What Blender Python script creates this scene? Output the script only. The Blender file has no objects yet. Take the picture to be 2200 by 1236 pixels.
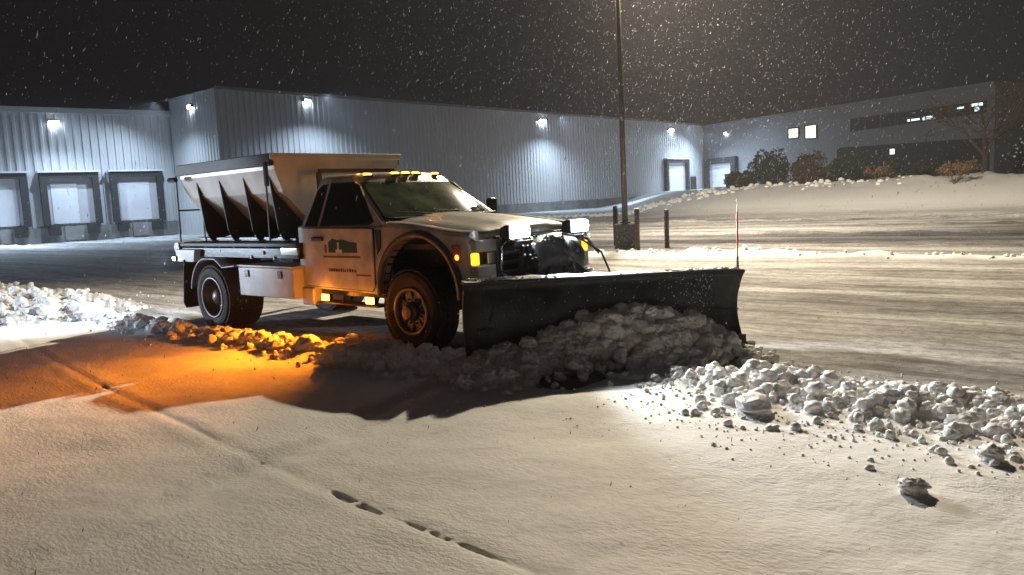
import bpy, bmesh, math, random
import numpy as np
from mathutils import Vector, Matrix, Euler
R = math.radians
random.seed(7); RNG = np.random.default_rng(11)
SC = bpy.context.scene; COL = SC.collection

# ------------------------------------------------------------------ camera
PITCH, ROLL, EYE, FPX = R(6.4624), R(2.855), 1.6, 1692.3
_cp, _sp, _cr, _sr = math.cos(PITCH), math.sin(PITCH), math.cos(ROLL), math.sin(ROLL)
_f = Vector((0, _cp, -_sp)); _up = Vector((0, _sp, _cp)); _rt = Vector((1, 0, 0))
_r = _rt*_cr - _up*_sr; _u = _rt*_sr + _up*_cr
cd = bpy.data.cameras.new('camera'); cam = bpy.data.objects.new('camera', cd); COL.objects.link(cam)
cam.matrix_world = Matrix(((_r.x, _u.x, -_f.x, 0), (_r.y, _u.y, -_f.y, 0), (_r.z, _u.z, -_f.z, EYE), (0, 0, 0, 1)))
cd.sensor_width = 36; cd.lens = FPX/2200*36; cd.clip_start = .05; cd.clip_end = 2000
SC.camera = cam
# ------------------------------------------------------------------ world (night), exposure
w = bpy.data.worlds.new('World'); SC.world = w; w.use_nodes = True
bg = w.node_tree.nodes['Background']; bg.inputs[0].default_value = (.58, .60, .85, 1); bg.inputs[1].default_value = .007
SC.view_settings.view_transform = 'Standard'; SC.view_settings.look = 'None'
SC.view_settings.exposure = 0; SC.view_settings.gamma = 1
# ------------------------------------------------------------------ lamps
def aim(o, target):
    d = Vector(target)-o.location; o.rotation_euler = d.to_track_quat('-Z', 'Y').to_euler()
def spot(name, loc, target, power, col, angle=120, blend=1, size=.1):
    l = bpy.data.lights.new(name, 'SPOT'); l.energy = power; l.color = col; l.spot_size = R(angle); l.spot_blend = blend
    l.shadow_soft_size = size; o = bpy.data.objects.new(name, l); COL.objects.link(o); o.location = loc; aim(o, target); return o
def point(name, loc, power, col, size=.1):
    l = bpy.data.lights.new(name, 'POINT'); l.energy = power; l.color = col; l.shadow_soft_size = size
    o = bpy.data.objects.new(name, l); COL.objects.link(o); o.location = loc; return o
CREAM = (1, .84, .60); COOL = (.62, .80, 1); AMBER = (1, .25, .010); WHITE = (.93, .97, 1)
LAMP = Vector((3.75, 23.9, 10.2))
spot('pole_lamp_front', LAMP, (-.3, -1.5, 0), 36000, CREAM, 140, 1, .2)
spot('pole_lamp_back', LAMP+Vector((.3, .3, 0)), (17, 44, 0), 25000, (1, .86, .64), 120, 1, .2)
spot('pole_lamp_side', LAMP+Vector((.2, .1, 0)), (12, 29, 0), 8000, (1, .86, .68), 125, 1, .2)
# yard floods out of frame: a cool one at far left, a weak sodium one behind the photographer
spot('yard_flood_left', (-20, 12.5, 2.0), (-6.5, 13.5, 1.0), 9000, (.68, .82, 1), 28, .3, .15)
spot('street_lamp_behind', (3.5, -13, 5.5), (-1.8, 10.0, 1.9), 180, (1, .55, .40), 50, 1, .3)

# ------------------------------------------------------------------ layout helpers (a pixel column of the survey photo -> a place on the ground)
def ray(px, py):
    d = _f + _r*((px-1100)/FPX) - _u*((py-618)/FPX); return d/d.y
def hz(px): return 480.0-.0495*px
def g(px, D):
    d = ray(px, hz(px)); return Vector((d.x*D, D, 0))
def zat(px, py, D): return EYE + ray(px, py).z*D
# truck frame: X forward, Y left
TX, TY, TH = -.40430, 9.11637, R(-41.5969)
TC, TS = math.cos(TH), math.sin(TH)
def t2w(X, Y, Z=0): return Vector((TX+X*TC-Y*TS, TY+X*TS+Y*TC, Z))

# ------------------------------------------------------------------ materials
MATS = {}
def mat(name, col, rough=.6, metal=0, bump=0, bscale=20, var=0, vscale=3, coat=0, spec=.5, trans=0):
    if name in MATS: return MATS[name]
    m = bpy.data.materials.new(name); m.use_nodes = True; N = m.node_tree.nodes; L = m.node_tree.links
    b = N['Principled BSDF']; b.inputs['Base Color'].default_value = (*col, 1); b.inputs['Roughness'].default_value = rough
    b.inputs['Metallic'].default_value = metal; b.inputs['Coat Weight'].default_value = coat
    b.inputs['Specular IOR Level'].default_value = spec; b.inputs['Transmission Weight'].default_value = trans
    tc = N.new('ShaderNodeTexCoord')
    if var:
        n = N.new('ShaderNodeTexNoise'); n.inputs['Scale'].default_value = vscale; n.inputs['Detail'].default_value = 6
        L.new(tc.outputs['Object'], n.inputs[0]); r = N.new('ShaderNodeValToRGB'); L.new(n.outputs[0], r.inputs[0])
        r.color_ramp.elements[0].position = .35; r.color_ramp.elements[1].position = .68
        r.color_ramp.elements[0].color = (*[c*(1-var) for c in col], 1); r.color_ramp.elements[1].color = (*col, 1)
        L.new(r.outputs[0], b.inputs['Base Color'])
    if bump:
        n = N.new('ShaderNodeTexNoise'); n.inputs['Scale'].default_value = bscale; n.inputs['Detail'].default_value = 5
        L.new(tc.outputs['Object'], n.inputs[0]); bp = N.new('ShaderNodeBump'); bp.inputs['Strength'].default_value = bump
        bp.inputs['Distance'].default_value = .02; L.new(n.outputs[0], bp.inputs['Height']); L.new(bp.outputs[0], b.inputs['Normal'])
    MATS[name] = m; return m
def emit(name, col, s):
    if name in MATS: return MATS[name]
    m = bpy.data.materials.new(name); m.use_nodes = True; b = m.node_tree.nodes['Principled BSDF']
    b.inputs['Base Color'].default_value = (*[c*.5 for c in col], 1)
    b.inputs['Emission Color'].default_value = (*col, 1); b.inputs['Emission Strength'].default_value = s; MATS[name] = m; return m
M_PAINT = mat('white_paint', (.56, .54, .52), .38, coat=.3, var=.4, vscale=4.5, bump=.12)
M_PAINT2 = mat('grimy_white_paint', (.62, .62, .62), .4, var=.25, vscale=5, bump=.1)
M_STEEL = mat('hopper_steel', (.62, .60, .58), .42, .25, var=.28, vscale=3, bump=.1)
M_BLACK = mat('black_paint', (.018, .018, .02), .38, var=.3, bump=.15)
M_DARK = mat('dark_steel', (.035, .034, .036), .5, .3, var=.4, bump=.2)
M_RUB = mat('rubber', (.014, .014, .014), .75, bump=.3, bscale=40)
M_GLASS = mat('dark_glass', (.012, .016, .014), .06, coat=.4)
M_CLEAR = mat('clear_lens', (.30, .30, .28), .12, coat=1)
M_CHROME = mat('chrome', (.55, .55, .55), .22, 1)
M_RIM = mat('rim_metal', (.22, .20, .19), .4, .7, var=.3, vscale=9)
M_GREY = mat('grey_plastic', (.06, .06, .065), .5, bump=.1)
M_POLY = mat('diamond_plate', (.22, .22, .24), .4, .5, bump=.5, bscale=40)
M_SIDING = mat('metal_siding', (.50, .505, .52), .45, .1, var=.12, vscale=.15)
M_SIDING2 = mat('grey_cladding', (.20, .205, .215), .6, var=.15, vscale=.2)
M_CONC = mat('concrete', (.24, .235, .23), .9, var=.4, vscale=.9, bump=.3)
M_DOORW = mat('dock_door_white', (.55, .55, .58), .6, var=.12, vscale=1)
M_DOORD = mat('dock_door_shaded_panel', (.40, .38, .40), .6, var=.15, vscale=1)  # shaded copy of the door white, the shade is in the colour
M_SEAL = mat('dock_seal', (.014, .014, .015), .85, bump=.3)
M_WOOD = mat('post_wood', (.07, .05, .04), .85, var=.5, vscale=8, bump=.6)
M_POLE = mat('galvanised_pole', (.11, .105, .10), .5, .5, var=.3, vscale=4)
M_BARK = mat('bark', (.06, .045, .035), .9, bump=.5)
M_LEAFD = mat('evergreen_leaf', (.035, .05, .03), .7, var=.5, vscale=6)
M_LEAFB = mat('brown_leaf', (.11, .065, .04), .8, var=.5, vscale=6)
M_SNOW = None

def snow_mat(name, base=(.90, .90, .90), bs=1.0):
    m = bpy.data.materials.new(name); m.use_nodes = True; N = m.node_tree.nodes; L = m.node_tree.links; b = N['Principled BSDF']
    b.inputs['Base Color'].default_value = (*base, 1); b.inputs['Roughness'].default_value = .9; b.inputs['Specular IOR Level'].default_value = .25
    tc = N.new('ShaderNodeTexCoord'); n = N.new('ShaderNodeTexNoise'); n.inputs['Scale'].default_value = 28; n.inputs['Detail'].default_value = 6
    n.inputs['Roughness'].default_value = .65
    L.new(tc.outputs['Object'], n.inputs[0]); bp = N.new('ShaderNodeBump'); bp.inputs['Strength'].default_value = .5*bs; bp.inputs['Distance'].default_value = .02
    L.new(n.outputs[0], bp.inputs['Height']); L.new(bp.outputs[0], b.inputs['Normal'])
    r = N.new('ShaderNodeValToRGB'); r.color_ramp.elements[0].color = (*[c*.9 for c in base], 1); r.color_ramp.elements[1].color = (*base, 1)
    r.color_ramp.elements[0].position = .3; r.color_ramp.elements[1].position = .6
    L.new(n.outputs[0], r.inputs[0]); L.new(r.outputs[0], b.inputs['Base Color']); return m
M_SNOW = snow_mat('clump_snow')
E_COOL = emit('cool_lamp', (.75, .9, 1), 60); E_AMB = emit('amber_lamp', (1, .38, .04), 9)
E_AMB2 = emit('amber_bright_lamp', (1, .44, .06), 9)
E_TURN = emit('turn_signal', (1, .42, .02), 3.2); E_MARK = emit('side_marker', (1, .12, .01), .9)
E_PLOW = emit('plow_headlamp', (.9, .97, 1), 25); E_WIN = emit('lit_window', (1, .86, .62), 2.2); E_WINC = emit('lit_ceiling_lamps', (.75, .95, 1), 1.6)

# ------------------------------------------------------------------ object helpers
def tag(o, label=None, cat=None, group=None, kind=None):
    if label: o['label'] = label
    if cat: o['category'] = cat
    if group: o['group'] = group
    if kind: o['kind'] = kind
    return o
def empty(name, loc, rz=0):
    o = bpy.data.objects.new(name, None); COL.objects.link(o); o.location = loc; o.rotation_euler = (0, 0, rz); o.empty_display_size = .3; return o
class MB:
    def __init__(s): s.v = []; s.f = []
    def add(s, vs, fs):
        k = len(s.v); s.v += [tuple(v) for v in vs]; s.f += [tuple(i+k for i in f) for f in fs]; return s
    def box(s, x0, x1, y0, y1, z0, z1):
        return s.add([(x0, y0, z0), (x1, y0, z0), (x1, y1, z0), (x0, y1, z0), (x0, y0, z1), (x1, y0, z1), (x1, y1, z1), (x0, y1, z1)],
            [(0, 3, 2, 1), (4, 5, 6, 7), (0, 1, 5, 4), (1, 2, 6, 5), (2, 3, 7, 6), (3, 0, 4, 7)])
    def bar(s, a, b, w, h=None, up=(0, 0, 1)):
        h = h or w; a = Vector(a); b = Vector(b); d = (b-a).normalized(); u = Vector(up)
        if abs(d.dot(u)) > .98: u = Vector((1, 0, 0))
        r = d.cross(u).normalized(); u = r.cross(d)
        vs = [p+r*i*w/2+u*j*h/2 for p in (a, b) for i, j in ((-1, -1), (1, -1), (1, 1), (-1, 1))]
        return s.add(vs, [(0, 1, 2, 3), (7, 6, 5, 4), (0, 4, 5, 1), (1, 5, 6, 2), (2, 6, 7, 3), (3, 7, 4, 0)])
    def tube(s, pts, rad, n=8, cap=True):
        pts = [Vector(p) for p in pts]
        if not hasattr(rad, '__len__'): rad = [rad]*len(pts)
        k = len(s.v)
        for i, p in enumerate(pts):
            d = (pts[min(i+1, len(pts)-1)]-pts[max(i-1, 0)]).normalized(); u = Vector((0, 0, 1)) if abs(d.z) < .95 else Vector((1, 0, 0))
            a = d.cross(u).normalized(); b = a.cross(d)
            for j in range(n):
                t = 2*math.pi*j/n; s.v.append(tuple(p+(a*math.cos(t)+b*math.sin(t))*rad[i]))
        for i in range(len(pts)-1):
            for j in range(n):
                s.f.append((k+i*n+j, k+i*n+(j+1) % n, k+(i+1)*n+(j+1) % n, k+(i+1)*n+j))
        if cap:
            s.f.append(tuple(k+j for j in range(n))[::-1]); s.f.append(tuple(k+(len(pts)-1)*n+j for j in range(n)))
        return s
    def prism(s, poly, fa, fb):
        # poly of 2-D points mapped by fa and fb to the two end faces
        n = len(poly); k = len(s.v); s.v += [tuple(fa(*p)) for p in poly]+[tuple(fb(*p)) for p in poly]
        s.f.append(tuple(range(k, k+n))); s.f.append(tuple(range(k+n, k+2*n))[::-1])
        for i in range(n): s.f.append((k+i, k+n+i, k+n+(i+1) % n, k+(i+1) % n))
        return s
    def lathe(s, prof, c, axis='Y', n=36, sgn=1):
        # prof: (radius, offset along axis)
        k = len(s.v); m = len(prof)
        for j in range(n):
            t = 2*math.pi*j/n
            for r, o in prof:
                if axis == 'Y': s.v.append((c[0]+r*math.cos(t), c[1]+o*sgn, c[2]+r*math.sin(t)))
                elif axis == 'X': s.v.append((c[0]+o*sgn, c[1]+r*math.cos(t), c[2]+r*math.sin(t)))
                else: s.v.append((c[0]+r*math.cos(t), c[1]+r*math.sin(t), c[2]+o*sgn))
        for j in range(n):
            for i in range(m-1):
                a = k+j*m+i; b = k+((j+1) % n)*m+i; s.f.append((a, a+1, b+1, b))
        return s
    def build(s, name, m, parent=None, bevel=0, smooth=False, seg=2):
        me = bpy.data.meshes.new(name); me.from_pydata(s.v, [], s.f); me.validate()
        bm = bmesh.new(); bm.from_mesh(me); bmesh.ops.recalc_face_normals(bm, faces=bm.faces); bm.to_mesh(me); bm.free()
        me.materials.append(m); o = bpy.data.objects.new(name, me); COL.objects.link(o)
        if parent: o.parent = parent
        if smooth:
            for p in me.polygons: p.use_smooth = True
        if bevel:
            md = o.modifiers.new('bevel', 'BEVEL'); md.width = bevel; md.segments = seg; md.limit_method = 'ANGLE'; md.angle_limit = R(40)
            for p in me.polygons: p.use_smooth = True
            wn = o.modifiers.new('wn', 'WEIGHTED_NORMAL'); wn.keep_sharp = True
        return o
def np_mesh(name, V, F, m, smooth=True):
    me = bpy.data.meshes.new(name); nv = len(V); nf, k = F.shape
    me.vertices.add(nv); me.vertices.foreach_set('co', V.astype(np.float32).ravel())
    me.loops.add(nf*k); me.loops.foreach_set('vertex_index', F.astype(np.int32).ravel())
    me.polygons.add(nf); me.polygons.foreach_set('loop_start', np.arange(0, nf*k, k, dtype=np.int32))
    me.update(calc_edges=True); me.polygons.foreach_set('use_smooth', np.full(nf, smooth)); me.materials.append(m)
    o = bpy.data.objects.new(name, me); COL.objects.link(o); return o
# ------------------------------------------------------------------ noise
_H = RNG.random((512, 512))
def vnoise(x, y, seed=0):
    x = x+seed*17.3; y = y+seed*31.7; xi = np.floor(x).astype(int); yi = np.floor(y).astype(int); fx = x-xi; fy = y-yi
    fx = fx*fx*(3-2*fx); fy = fy*fy*(3-2*fy); h = lambda a, b: _H[a % 512, b % 512]
    return (h(xi, yi)*(1-fx)+h(xi+1, yi)*fx)*(1-fy)+(h(xi, yi+1)*(1-fx)+h(xi+1, yi+1)*fx)*fy
def fbm(x, y, o=4, seed=0):
    s = 0; a = .5; t = 0
    for i in range(o): s = s+a*vnoise(x*2**i, y*2**i, seed+i); t += a; a *= .5
    return s/t
def sst(a, b, x): t = np.clip((x-a)/(b-a), 0, 1); return t*t*(3-2*t)

# ================================================================== THE GROUND
SEAM = [(-6.9, 10.8), (-6.19, 9.91), (-4.08, 7.46), (-2.6, 5.82), (-1.59, 4.74), (-1.03, 4.18), (-.72, 3.85), (-.42, 3.55), (-.14, 3.28), (.3, 2.85), (1.2, 1.95)]
GAPS = [(-1.57, 4.72, .06), (-.97, 4.12, .10), (-.82, 3.96, .12), (-.50, 3.62, .10), (-.40, 3.53, .08), (-.20, 3.33, .12), (-3.8, 7.13, .10)]
LIGHT_STREAK = [(-.75, 6.6), (-.98, 6.05), (-1.25, 5.2), (-1.62, 4.68), (-2.0, 3.9), (-2.2, 3.35), (-2.5, 2.6)]
def seam_dist(x, y):
    d = np.full(x.shape, 9.)
    for (ax, ay), (bx, by) in zip(SEAM[:-1], SEAM[1:]):
        dx, dy = bx-ax, by-ay; t = np.clip(((x-ax)*dx+(y-ay)*dy)/(dx*dx+dy*dy), 0, 1)
        d = np.minimum(d, np.hypot(x-ax-t*dx, y-ay-t*dy))
    return d
def ground_fn(x, y):
    X = (x-TX)*TC+(y-TY)*TS; Y = -(x-TX)*TS+(y-TY)*TC
    n1 = fbm(x*.8, y*.8, 3, 3); n2 = fbm(x*4, y*4, 4, 5); n3 = fbm(x*14, y*14, 3, 8)
    edge = np.where(X > 2.6, -.6, -1.62)+(fbm(X*1.3, Y*.3, 3, 9)-.5)*.5
    fresh = sst(.14, -.14, Y-edge)                    # 1 where the snow is not ploughed
    left = sst(-6.5, -9.5, X)*sst(-4.0, -2.6, Y)*sst(-.1, -.7, Y)
    fresh = np.maximum(fresh, left)
    fresh = fresh*sst(14, 9, Y)
    h = fresh*.05+fresh*(n1-.5)*.07+fresh*(n2-.5)*.016
    # shallow swale shaped to stand in for a light streak at lower left
    streak = np.full(x.shape, 9.)
    for (ax, ay), (bx, by) in zip(LIGHT_STREAK[:-1], LIGHT_STREAK[1:]):
        dx, dy = bx-ax, by-ay; t = np.clip(((x-ax)*dx+(y-ay)*dy)/(dx*dx+dy*dy), 0, 1)
        streak = np.minimum(streak, np.hypot(x-ax-t*dx, y-ay-t*dy)+(n2-.5)*.06)
    h = h-fresh*(.016*np.exp(-(streak/.10)**2)-.009*np.exp(-((streak-.22)/.10)**2))
    # thrown-up windrows
    wl = np.exp(-((Y+1.72)/.28)**2)*sst(1.9, .8, X)*sst(-9.5, -6.5, X)
    wr = np.exp(-((Y+.72)/.5)**2)*sst(2.9, 3.5, X)
    wb = left
    bumpy = np.clip(fbm(x*5, y*5, 4, 21)*1.7-.35, 0, 1.3)
    h = h+(wl*.10+wr*.12+wb*.22)*bumpy
    # far ridges left by earlier passes
    for yy, hh, ww, s0 in ((10.9, .16, .30, 1), (14.2, .05, .3, 2), (19, .08, .45, 3), (23.5, .07, .5, 4), (27.6, .16, .6, 5)):
        h = h+hh*np.exp(-((Y-yy-(fbm(X*.08, Y*0, 2, 30+s0)-.5)*1.0)/ww)**2)*np.clip(fbm(X*1.4, Y*1.2, 3, 33+s0)*2-.4, .1, 1.4)
    # raised lawn on the right
    m = sst(0, 9, x-.118*y+(fbm(x*.12, y*.12, 2, 40)-.5)*3)
    bank = sst(28., 43, Y+(fbm(X*.15, Y*.1, 2, 41)-.5)*2)*m
    h = h+bank*(1.50+.10*(fbm(x*.15, y*.15, 3, 43)-.5)+.10*(fbm(x*.9, y*.9, 3, 44)-.5))
    pl = np.exp(-((Y-42)/2.2)**2)*m*np.clip(fbm(x*.8, y*.8, 3, 46)*2.4-.9, 0, 1)*.35
    h = h+pl
    # joint line across the fresh snow
    sd = seam_dist(x, y); gap = np.zeros(x.shape)
    near = sd < .3
    for gx, gy, gr in GAPS: gap = np.maximum(gap, np.exp(-(np.hypot((x-gx), (y-gy))/gr)**4))
    wob = (n2-.5)*.05
    h = h-fresh*(.006*np.exp(-((sd+wob)/.03)**2)*sst(.5, .68, n2*.7+n1*.4)+.0015*np.exp(-((sd+wob)/.05)**2))
    crack = np.exp(-((sd+wob*1.0)/.009)**2)*gap*sst(.28, .42, n3)
    h = h-crack*.05
    h = h+fresh*(np.exp(-((sd-.10)/.06)**2)*.003)
    # little scuffs beside the right windrow
    return h, fresh*(1-np.clip(crack*1.4, 0, 1)), np.maximum(np.maximum(wl, wr), wb), X, Y, bank
def gz(x, y): return float(ground_fn(np.array([x]), np.array([y]))[0][0])

rr = [0.6]
while rr[-1] < 900:
    r = rr[-1]; rr.append(r*(1.02 if r < 2.3 else 1.0034 if r < 6 else 1.0052 if r < 14 else 1.013 if r < 75 else 1.06))
rr = np.array(rr)
fine = np.radians(np.linspace(-48, 48, 960)); coarse = np.radians(np.linspace(48, 312, 90))[1:-1]
az = np.concatenate([fine, coarse]); nr, na = len(rr), len(az)
GX = rr[:, None]*np.sin(az)[None]; GY = rr[:, None]*np.cos(az)[None]
hh, fresh, lum, TXX, TYY, bank = ground_fn(GX, GY)
V = np.stack([GX, GY, hh], -1).reshape(-1, 3); V = np.vstack([V, [[0, 0, float(hh[0].mean())]]])
ii = np.arange(nr-1)[:, None]; jj = np.arange(na)[None]; j2 = (jj+1) % na
F = np.stack([ii*na+jj, ii*na+j2, (ii+1)*na+j2, (ii+1)*na+jj], -1).reshape(-1, 4)[:, ::-1]
def ground_material():
    m = bpy.data.materials.new('snowy_ground'); m.use_nodes = True; N = m.node_tree.nodes; L = m.node_tree.links; b = N['Principled BSDF']
    b.inputs['Roughness'].default_value = .8; b.inputs['Specular IOR Level'].default_value = .2
    at = N.new('ShaderNodeAttribute'); at.attribute_name = 'fresh'
    ge = N.new('ShaderNodeNewGeometry'); mp = N.new('ShaderNodeMapping'); L.new(ge.outputs['Position'], mp.inputs[0])
    mp.inputs['Rotation'].default_value = (0, 0, -TH)
    def noise(vec, scale, det=4, rough=.6, sc=None):
        if sc:
            q = N.new('ShaderNodeMapping'); q.inputs['Scale'].default_value = sc; L.new(vec, q.inputs[0]); vec = q.outputs[0]
        n = N.new('ShaderNodeTexNoise'); n.inputs['Scale'].default_value = scale; n.inputs['Detail'].default_value = det; n.inputs['Roughness'].default_value = rough
        L.new(vec, n.inputs[0]); return n.outputs[0]
    def ramp(x, stops):
        r = N.new('ShaderNodeValToRGB'); e = r.color_ramp.elements
        while len(e) < len(stops): e.new(.5)
        for k, (p, c) in enumerate(stops): e[k].position = p; e[k].color = (c[0], c[1], c[2], 1)
        L.new(x, r.inputs[0]); return r.outputs[0]
    def mix(a, b_, f, mode='MIX'):
        q = N.new('ShaderNodeMix'); q.data_type = 'RGBA'; q.blend_type = mode
        for s, v in ((6, a), (7, b_), (0, f)):
            if hasattr(v, 'is_output') or not isinstance(v, (int, float, tuple)): L.new(v, q.inputs[s])
            else: q.inputs[s].default_value = v if isinstance(v, (int, float)) else (*v, 1)
        return q.outputs[2]
    W = mp.outputs[0]
    s1 = noise(W, 1, 6, .66, (.07, .8, 1)); s2 = noise(W, 1, 5, .68, (.9, 4.2, 1)); gr = noise(W, 9, 6, .85, (.8, 1, 1))
    c = ramp(s1, [(.40, (.075, .072, .07)), (.48, (.20, .195, .19)), (.60, (.60, .595, .59))])
    c = mix(c, ramp(s2, [(.38, (.14, .135, .13)), (.60, (.66, .655, .65))]), .42)
    c = mix(c, ramp(gr, [(.40, (.30, .30, .30)), (.56, (1, 1, 1))]), .70, 'MULTIPLY')
    fn = noise(W, 18, 4, .6); fr = ramp(fn, [(.3, (.72, .72, .72)), (.65, (.80, .80, .80))])
    col = mix(c, fr, at.outputs['Fac']); L.new(col, b.inputs['Base Color'])
    # relief
    fn2 = noise(W, 26, 3, .55, (1, 1.7, 1)); fn3 = noise(W, 90, 2, .5)
    a = N.new('ShaderNodeMath'); a.operation = 'MULTIPLY_ADD'; L.new(fn3, a.inputs[0]); a.inputs[1].default_value = .25; L.new(fn2, a.inputs[2])
    pn = N.new('ShaderNodeMath'); pn.operation = 'MULTIPLY'; L.new(gr, pn.inputs[0]); pn.inputs[1].default_value = 2.6
    q = N.new('ShaderNodeMix'); L.new(at.outputs['Fac'], q.inputs[0]); L.new(pn.outputs[0], q.inputs[2]); L.new(a.outputs[0], q.inputs[3])
    bp = N.new('ShaderNodeBump'); bp.inputs['Distance'].default_value = .016
    lo_ = N.new('ShaderNodeMapRange'); L.new(noise(W, .9, 3, .5), lo_.inputs[0]); lo_.inputs[1].default_value = .35; lo_.inputs[2].default_value = .65; lo_.inputs[3].default_value = .22; lo_.inputs[4].default_value = .55; L.new(lo_.outputs[0], bp.inputs['Strength'])
    L.new(q.outputs[0], bp.inputs['Height']); L.new(bp.outputs[0], b.inputs['Normal'])
    return m
ctr = np.stack([np.full(na, nr*na), np.arange(na), (np.arange(na)+1) % na, (np.arange(na)+1) % na], -1)
gnd = np_mesh('ground', V, F, ground_material())
bm = bmesh.new(); bm.from_mesh(gnd.data); bm.verts.ensure_lookup_table()
cv = bm.verts[nr*na]
for j in range(na): bm.faces.new((cv, bm.verts[(j+1) % na], bm.verts[j]))
bm.to_mesh(gnd.data); bm.free()
attr = gnd.data.attributes.new('fresh', 'FLOAT', 'POINT')
fr = np.maximum(np.maximum(fresh, np.clip(lum, 0, 1)), np.clip(bank*3, 0, 1))
rd = np.clip(np.exp(-((TYY-10.9)/.5)**2)*1.3, 0, 1); fr = np.maximum(fr, rd)
attr.data.foreach_set('value', np.append(fr.ravel(), 1).astype(np.float32))
tag(gnd, kind='structure')

# ================================================================== SNOW CLUMPS
def ico(sub):
    bm = bmesh.new(); bmesh.ops.create_icosphere(bm, subdivisions=sub, radius=1)
    v = np.array([x.co[:] for x in bm.verts]); f = np.array([[q.index for q in x.verts] for x in bm.faces]); bm.free(); return v, f
ICO = {k: ico(k) for k in (1, 2, 3, 4)}
def n3(v, s, seed):
    return (fbm(v[:, 0]*s+seed*3.1, v[:, 1]*s+7.7*v[:, 2], 3, seed)+fbm(v[:, 1]*s+1.3, v[:, 2]*s+seed*5.3, 3, seed+3)+fbm(v[:, 2]*s+9, v[:, 0]*s+seed, 3, seed+6))/3-.5
def lump(sub, seed, rough=.9):
    v, f = ICO[sub]; r = 1+rough*1.5*n3(v*1.0+20, 1.2, seed)+rough*.7*n3(v+40, 3.2, seed+11)+rough*.75*n3(v+60, 8., seed+23)
    r = r*(1+.0*v[:, 2]); return v*r[:, None]*np.array([1, .9, .8]), f
LUMPS = {s: [lump(s, 5+i*7+s) for i in range(9)] for s in (1, 2, 3, 4)}
SOFT = {s: [lump(s, 5+i*7+s, .68) for i in range(9)] for s in (1, 2, 3, 4)}
def scatter(name, items, m=None, soft=False):
    Vs, Fs, k = [], [], 0
    for (x, y, z, r) in items:
        sub = 4 if r > .085 else 3 if r > .04 else 2 if r > .018 else 1
        v, f = (SOFT if soft else LUMPS)[sub][random.randrange(9)]; a = random.uniform(0, 6.28); b = random.uniform(-.6, .6)
        M = np.array(Euler((b, random.uniform(-.6, .6), a)).to_matrix()); Vs.append((v*r)@M.T+np.array([x, y, z])); Fs.append(f+k); k += len(v)
    return np_mesh(name, np.vstack(Vs), np.vstack(Fs), m or M_SNOW)
def gpts(XY): 
    a = np.array(XY); wx = TX+a[:, 0]*TC-a[:, 1]*TS; wy = TY+a[:, 0]*TS+a[:, 1]*TC; h = ground_fn(wx, wy)[0]; return wx, wy, h
def windrow(n, xr, yc, ys, rmin, rmax, power=2.4, taper=None):
    X = np.array([random.uniform(*xr) for _ in range(n)]); Y = np.array([random.gauss(yc, ys) for _ in range(n)])
    wx, wy, h = gpts(np.stack([X, Y], -1)); out = []
    for i in range(n):
        r = rmin+(rmax-rmin)*random.random()**power
        r *= max(.25, 1-abs(Y[i]-yc)/(ys*3.2))
        out.append((wx[i], wy[i], h[i]+r*.35, r))
    return out
# ploughed-up line on the near side of the truck
it = windrow(520, (-7.2, 2.0), -1.78, .17, .015, .15, 2.2)+windrow(260, (-7.5, 2.4), -2.0, .33, .006, .04)
it += windrow(12, (-2.6, .9), -1.9, .16, .08, .125, 1)
tag(scatter('snow_windrow', it), 'lumpy line of broken snow beside the truck, glowing orange under its amber lamps', 'snow ridge', kind='stuff')
it = windrow(1500, (3.0, 8.5), -.72, .34, .012, .072, 2.2)+windrow(800, (3.6, 7.5), -1.0, .48, .012, .075, 2.4)+windrow(2200, (3.0, 8.5), -.9, .65, .005, .026)+windrow(10, (3.3, 7), -.55, .3, .08, .105, 1)
tag(scatter('snow_windrow', it), 'wide band of white broken snow running right from the blade end', 'snow ridge', kind='stuff')
it = windrow(900, (-16, -7.2), -1.9, .8, .02, .13, 2.)
tag(scatter('snow_bank', it, soft=True), 'blue white churned snow bank at the left edge of the picture', 'snow bank', kind='stuff')
it = [] # crumbs far ridge
for a in range(260):
    X = random.uniform(-22, 12); Y = random.gauss(10.9, .22); it.append((X, Y))
wx, wy, h = gpts(it); it = [(wx[i], wy[i], h[i]+.01, random.uniform(.02, .065)) for i in range(len(wx))]
tag(scatter('snow_ridge', it), 'low pale snow ridge running behind the posts at the foot of the lamp pole', 'snow ridge', kind='stuff')
it = []
for a in range(420):
    X = -6-28*random.random()**.7; Y = random.gauss(41.5, 1.1); it.append((X, Y))
wx, wy, h = gpts(it); it = [(wx[i], wy[i], h[i]+.0, random.uniform(.05, .18)) for i in range(len(wx))]
tag(scatter('snow_heap', it), 'rough snow heap along the top of the white bank before the shrubs', 'snow heap', kind='stuff')
# pile rolled up in front of the blade
BA, BB = np.array([1.18, -1.37]), np.array([2.8, .82]); bd = (BB-BA)/np.linalg.norm(BB-BA); bn = np.array([bd[1], -bd[0]])  # bn points to the near/front side
it = []
def pile_h(t): return .13+.42*math.exp(-((t-.55)/.31)**2)
for a in range(900):
    t = random.uniform(-.05, .93); q = abs(random.gauss(0, .30))+.06
    P = BA+bd*2.72*t+bn*q; top = pile_h(t)*max(0, 1-q/.85)**.8
    z = random.uniform(.2, 1)*top; r = random.uniform(.035, .095)*(1 if random.random() < .8 else 1.7)*(.75+.5*top)
    p = t2w(P[0], P[1]); it.append((p.x, p.y, z+.02, r))
for a in range(500):
    t = random.uniform(-.1, 1.02); q = abs(random.gauss(.3, .42)); P = BA+bd*2.72*t+bn*q; p = t2w(P[0], P[1]); it.append((p.x, p.y, .06, random.uniform(.012, .05)))
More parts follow.
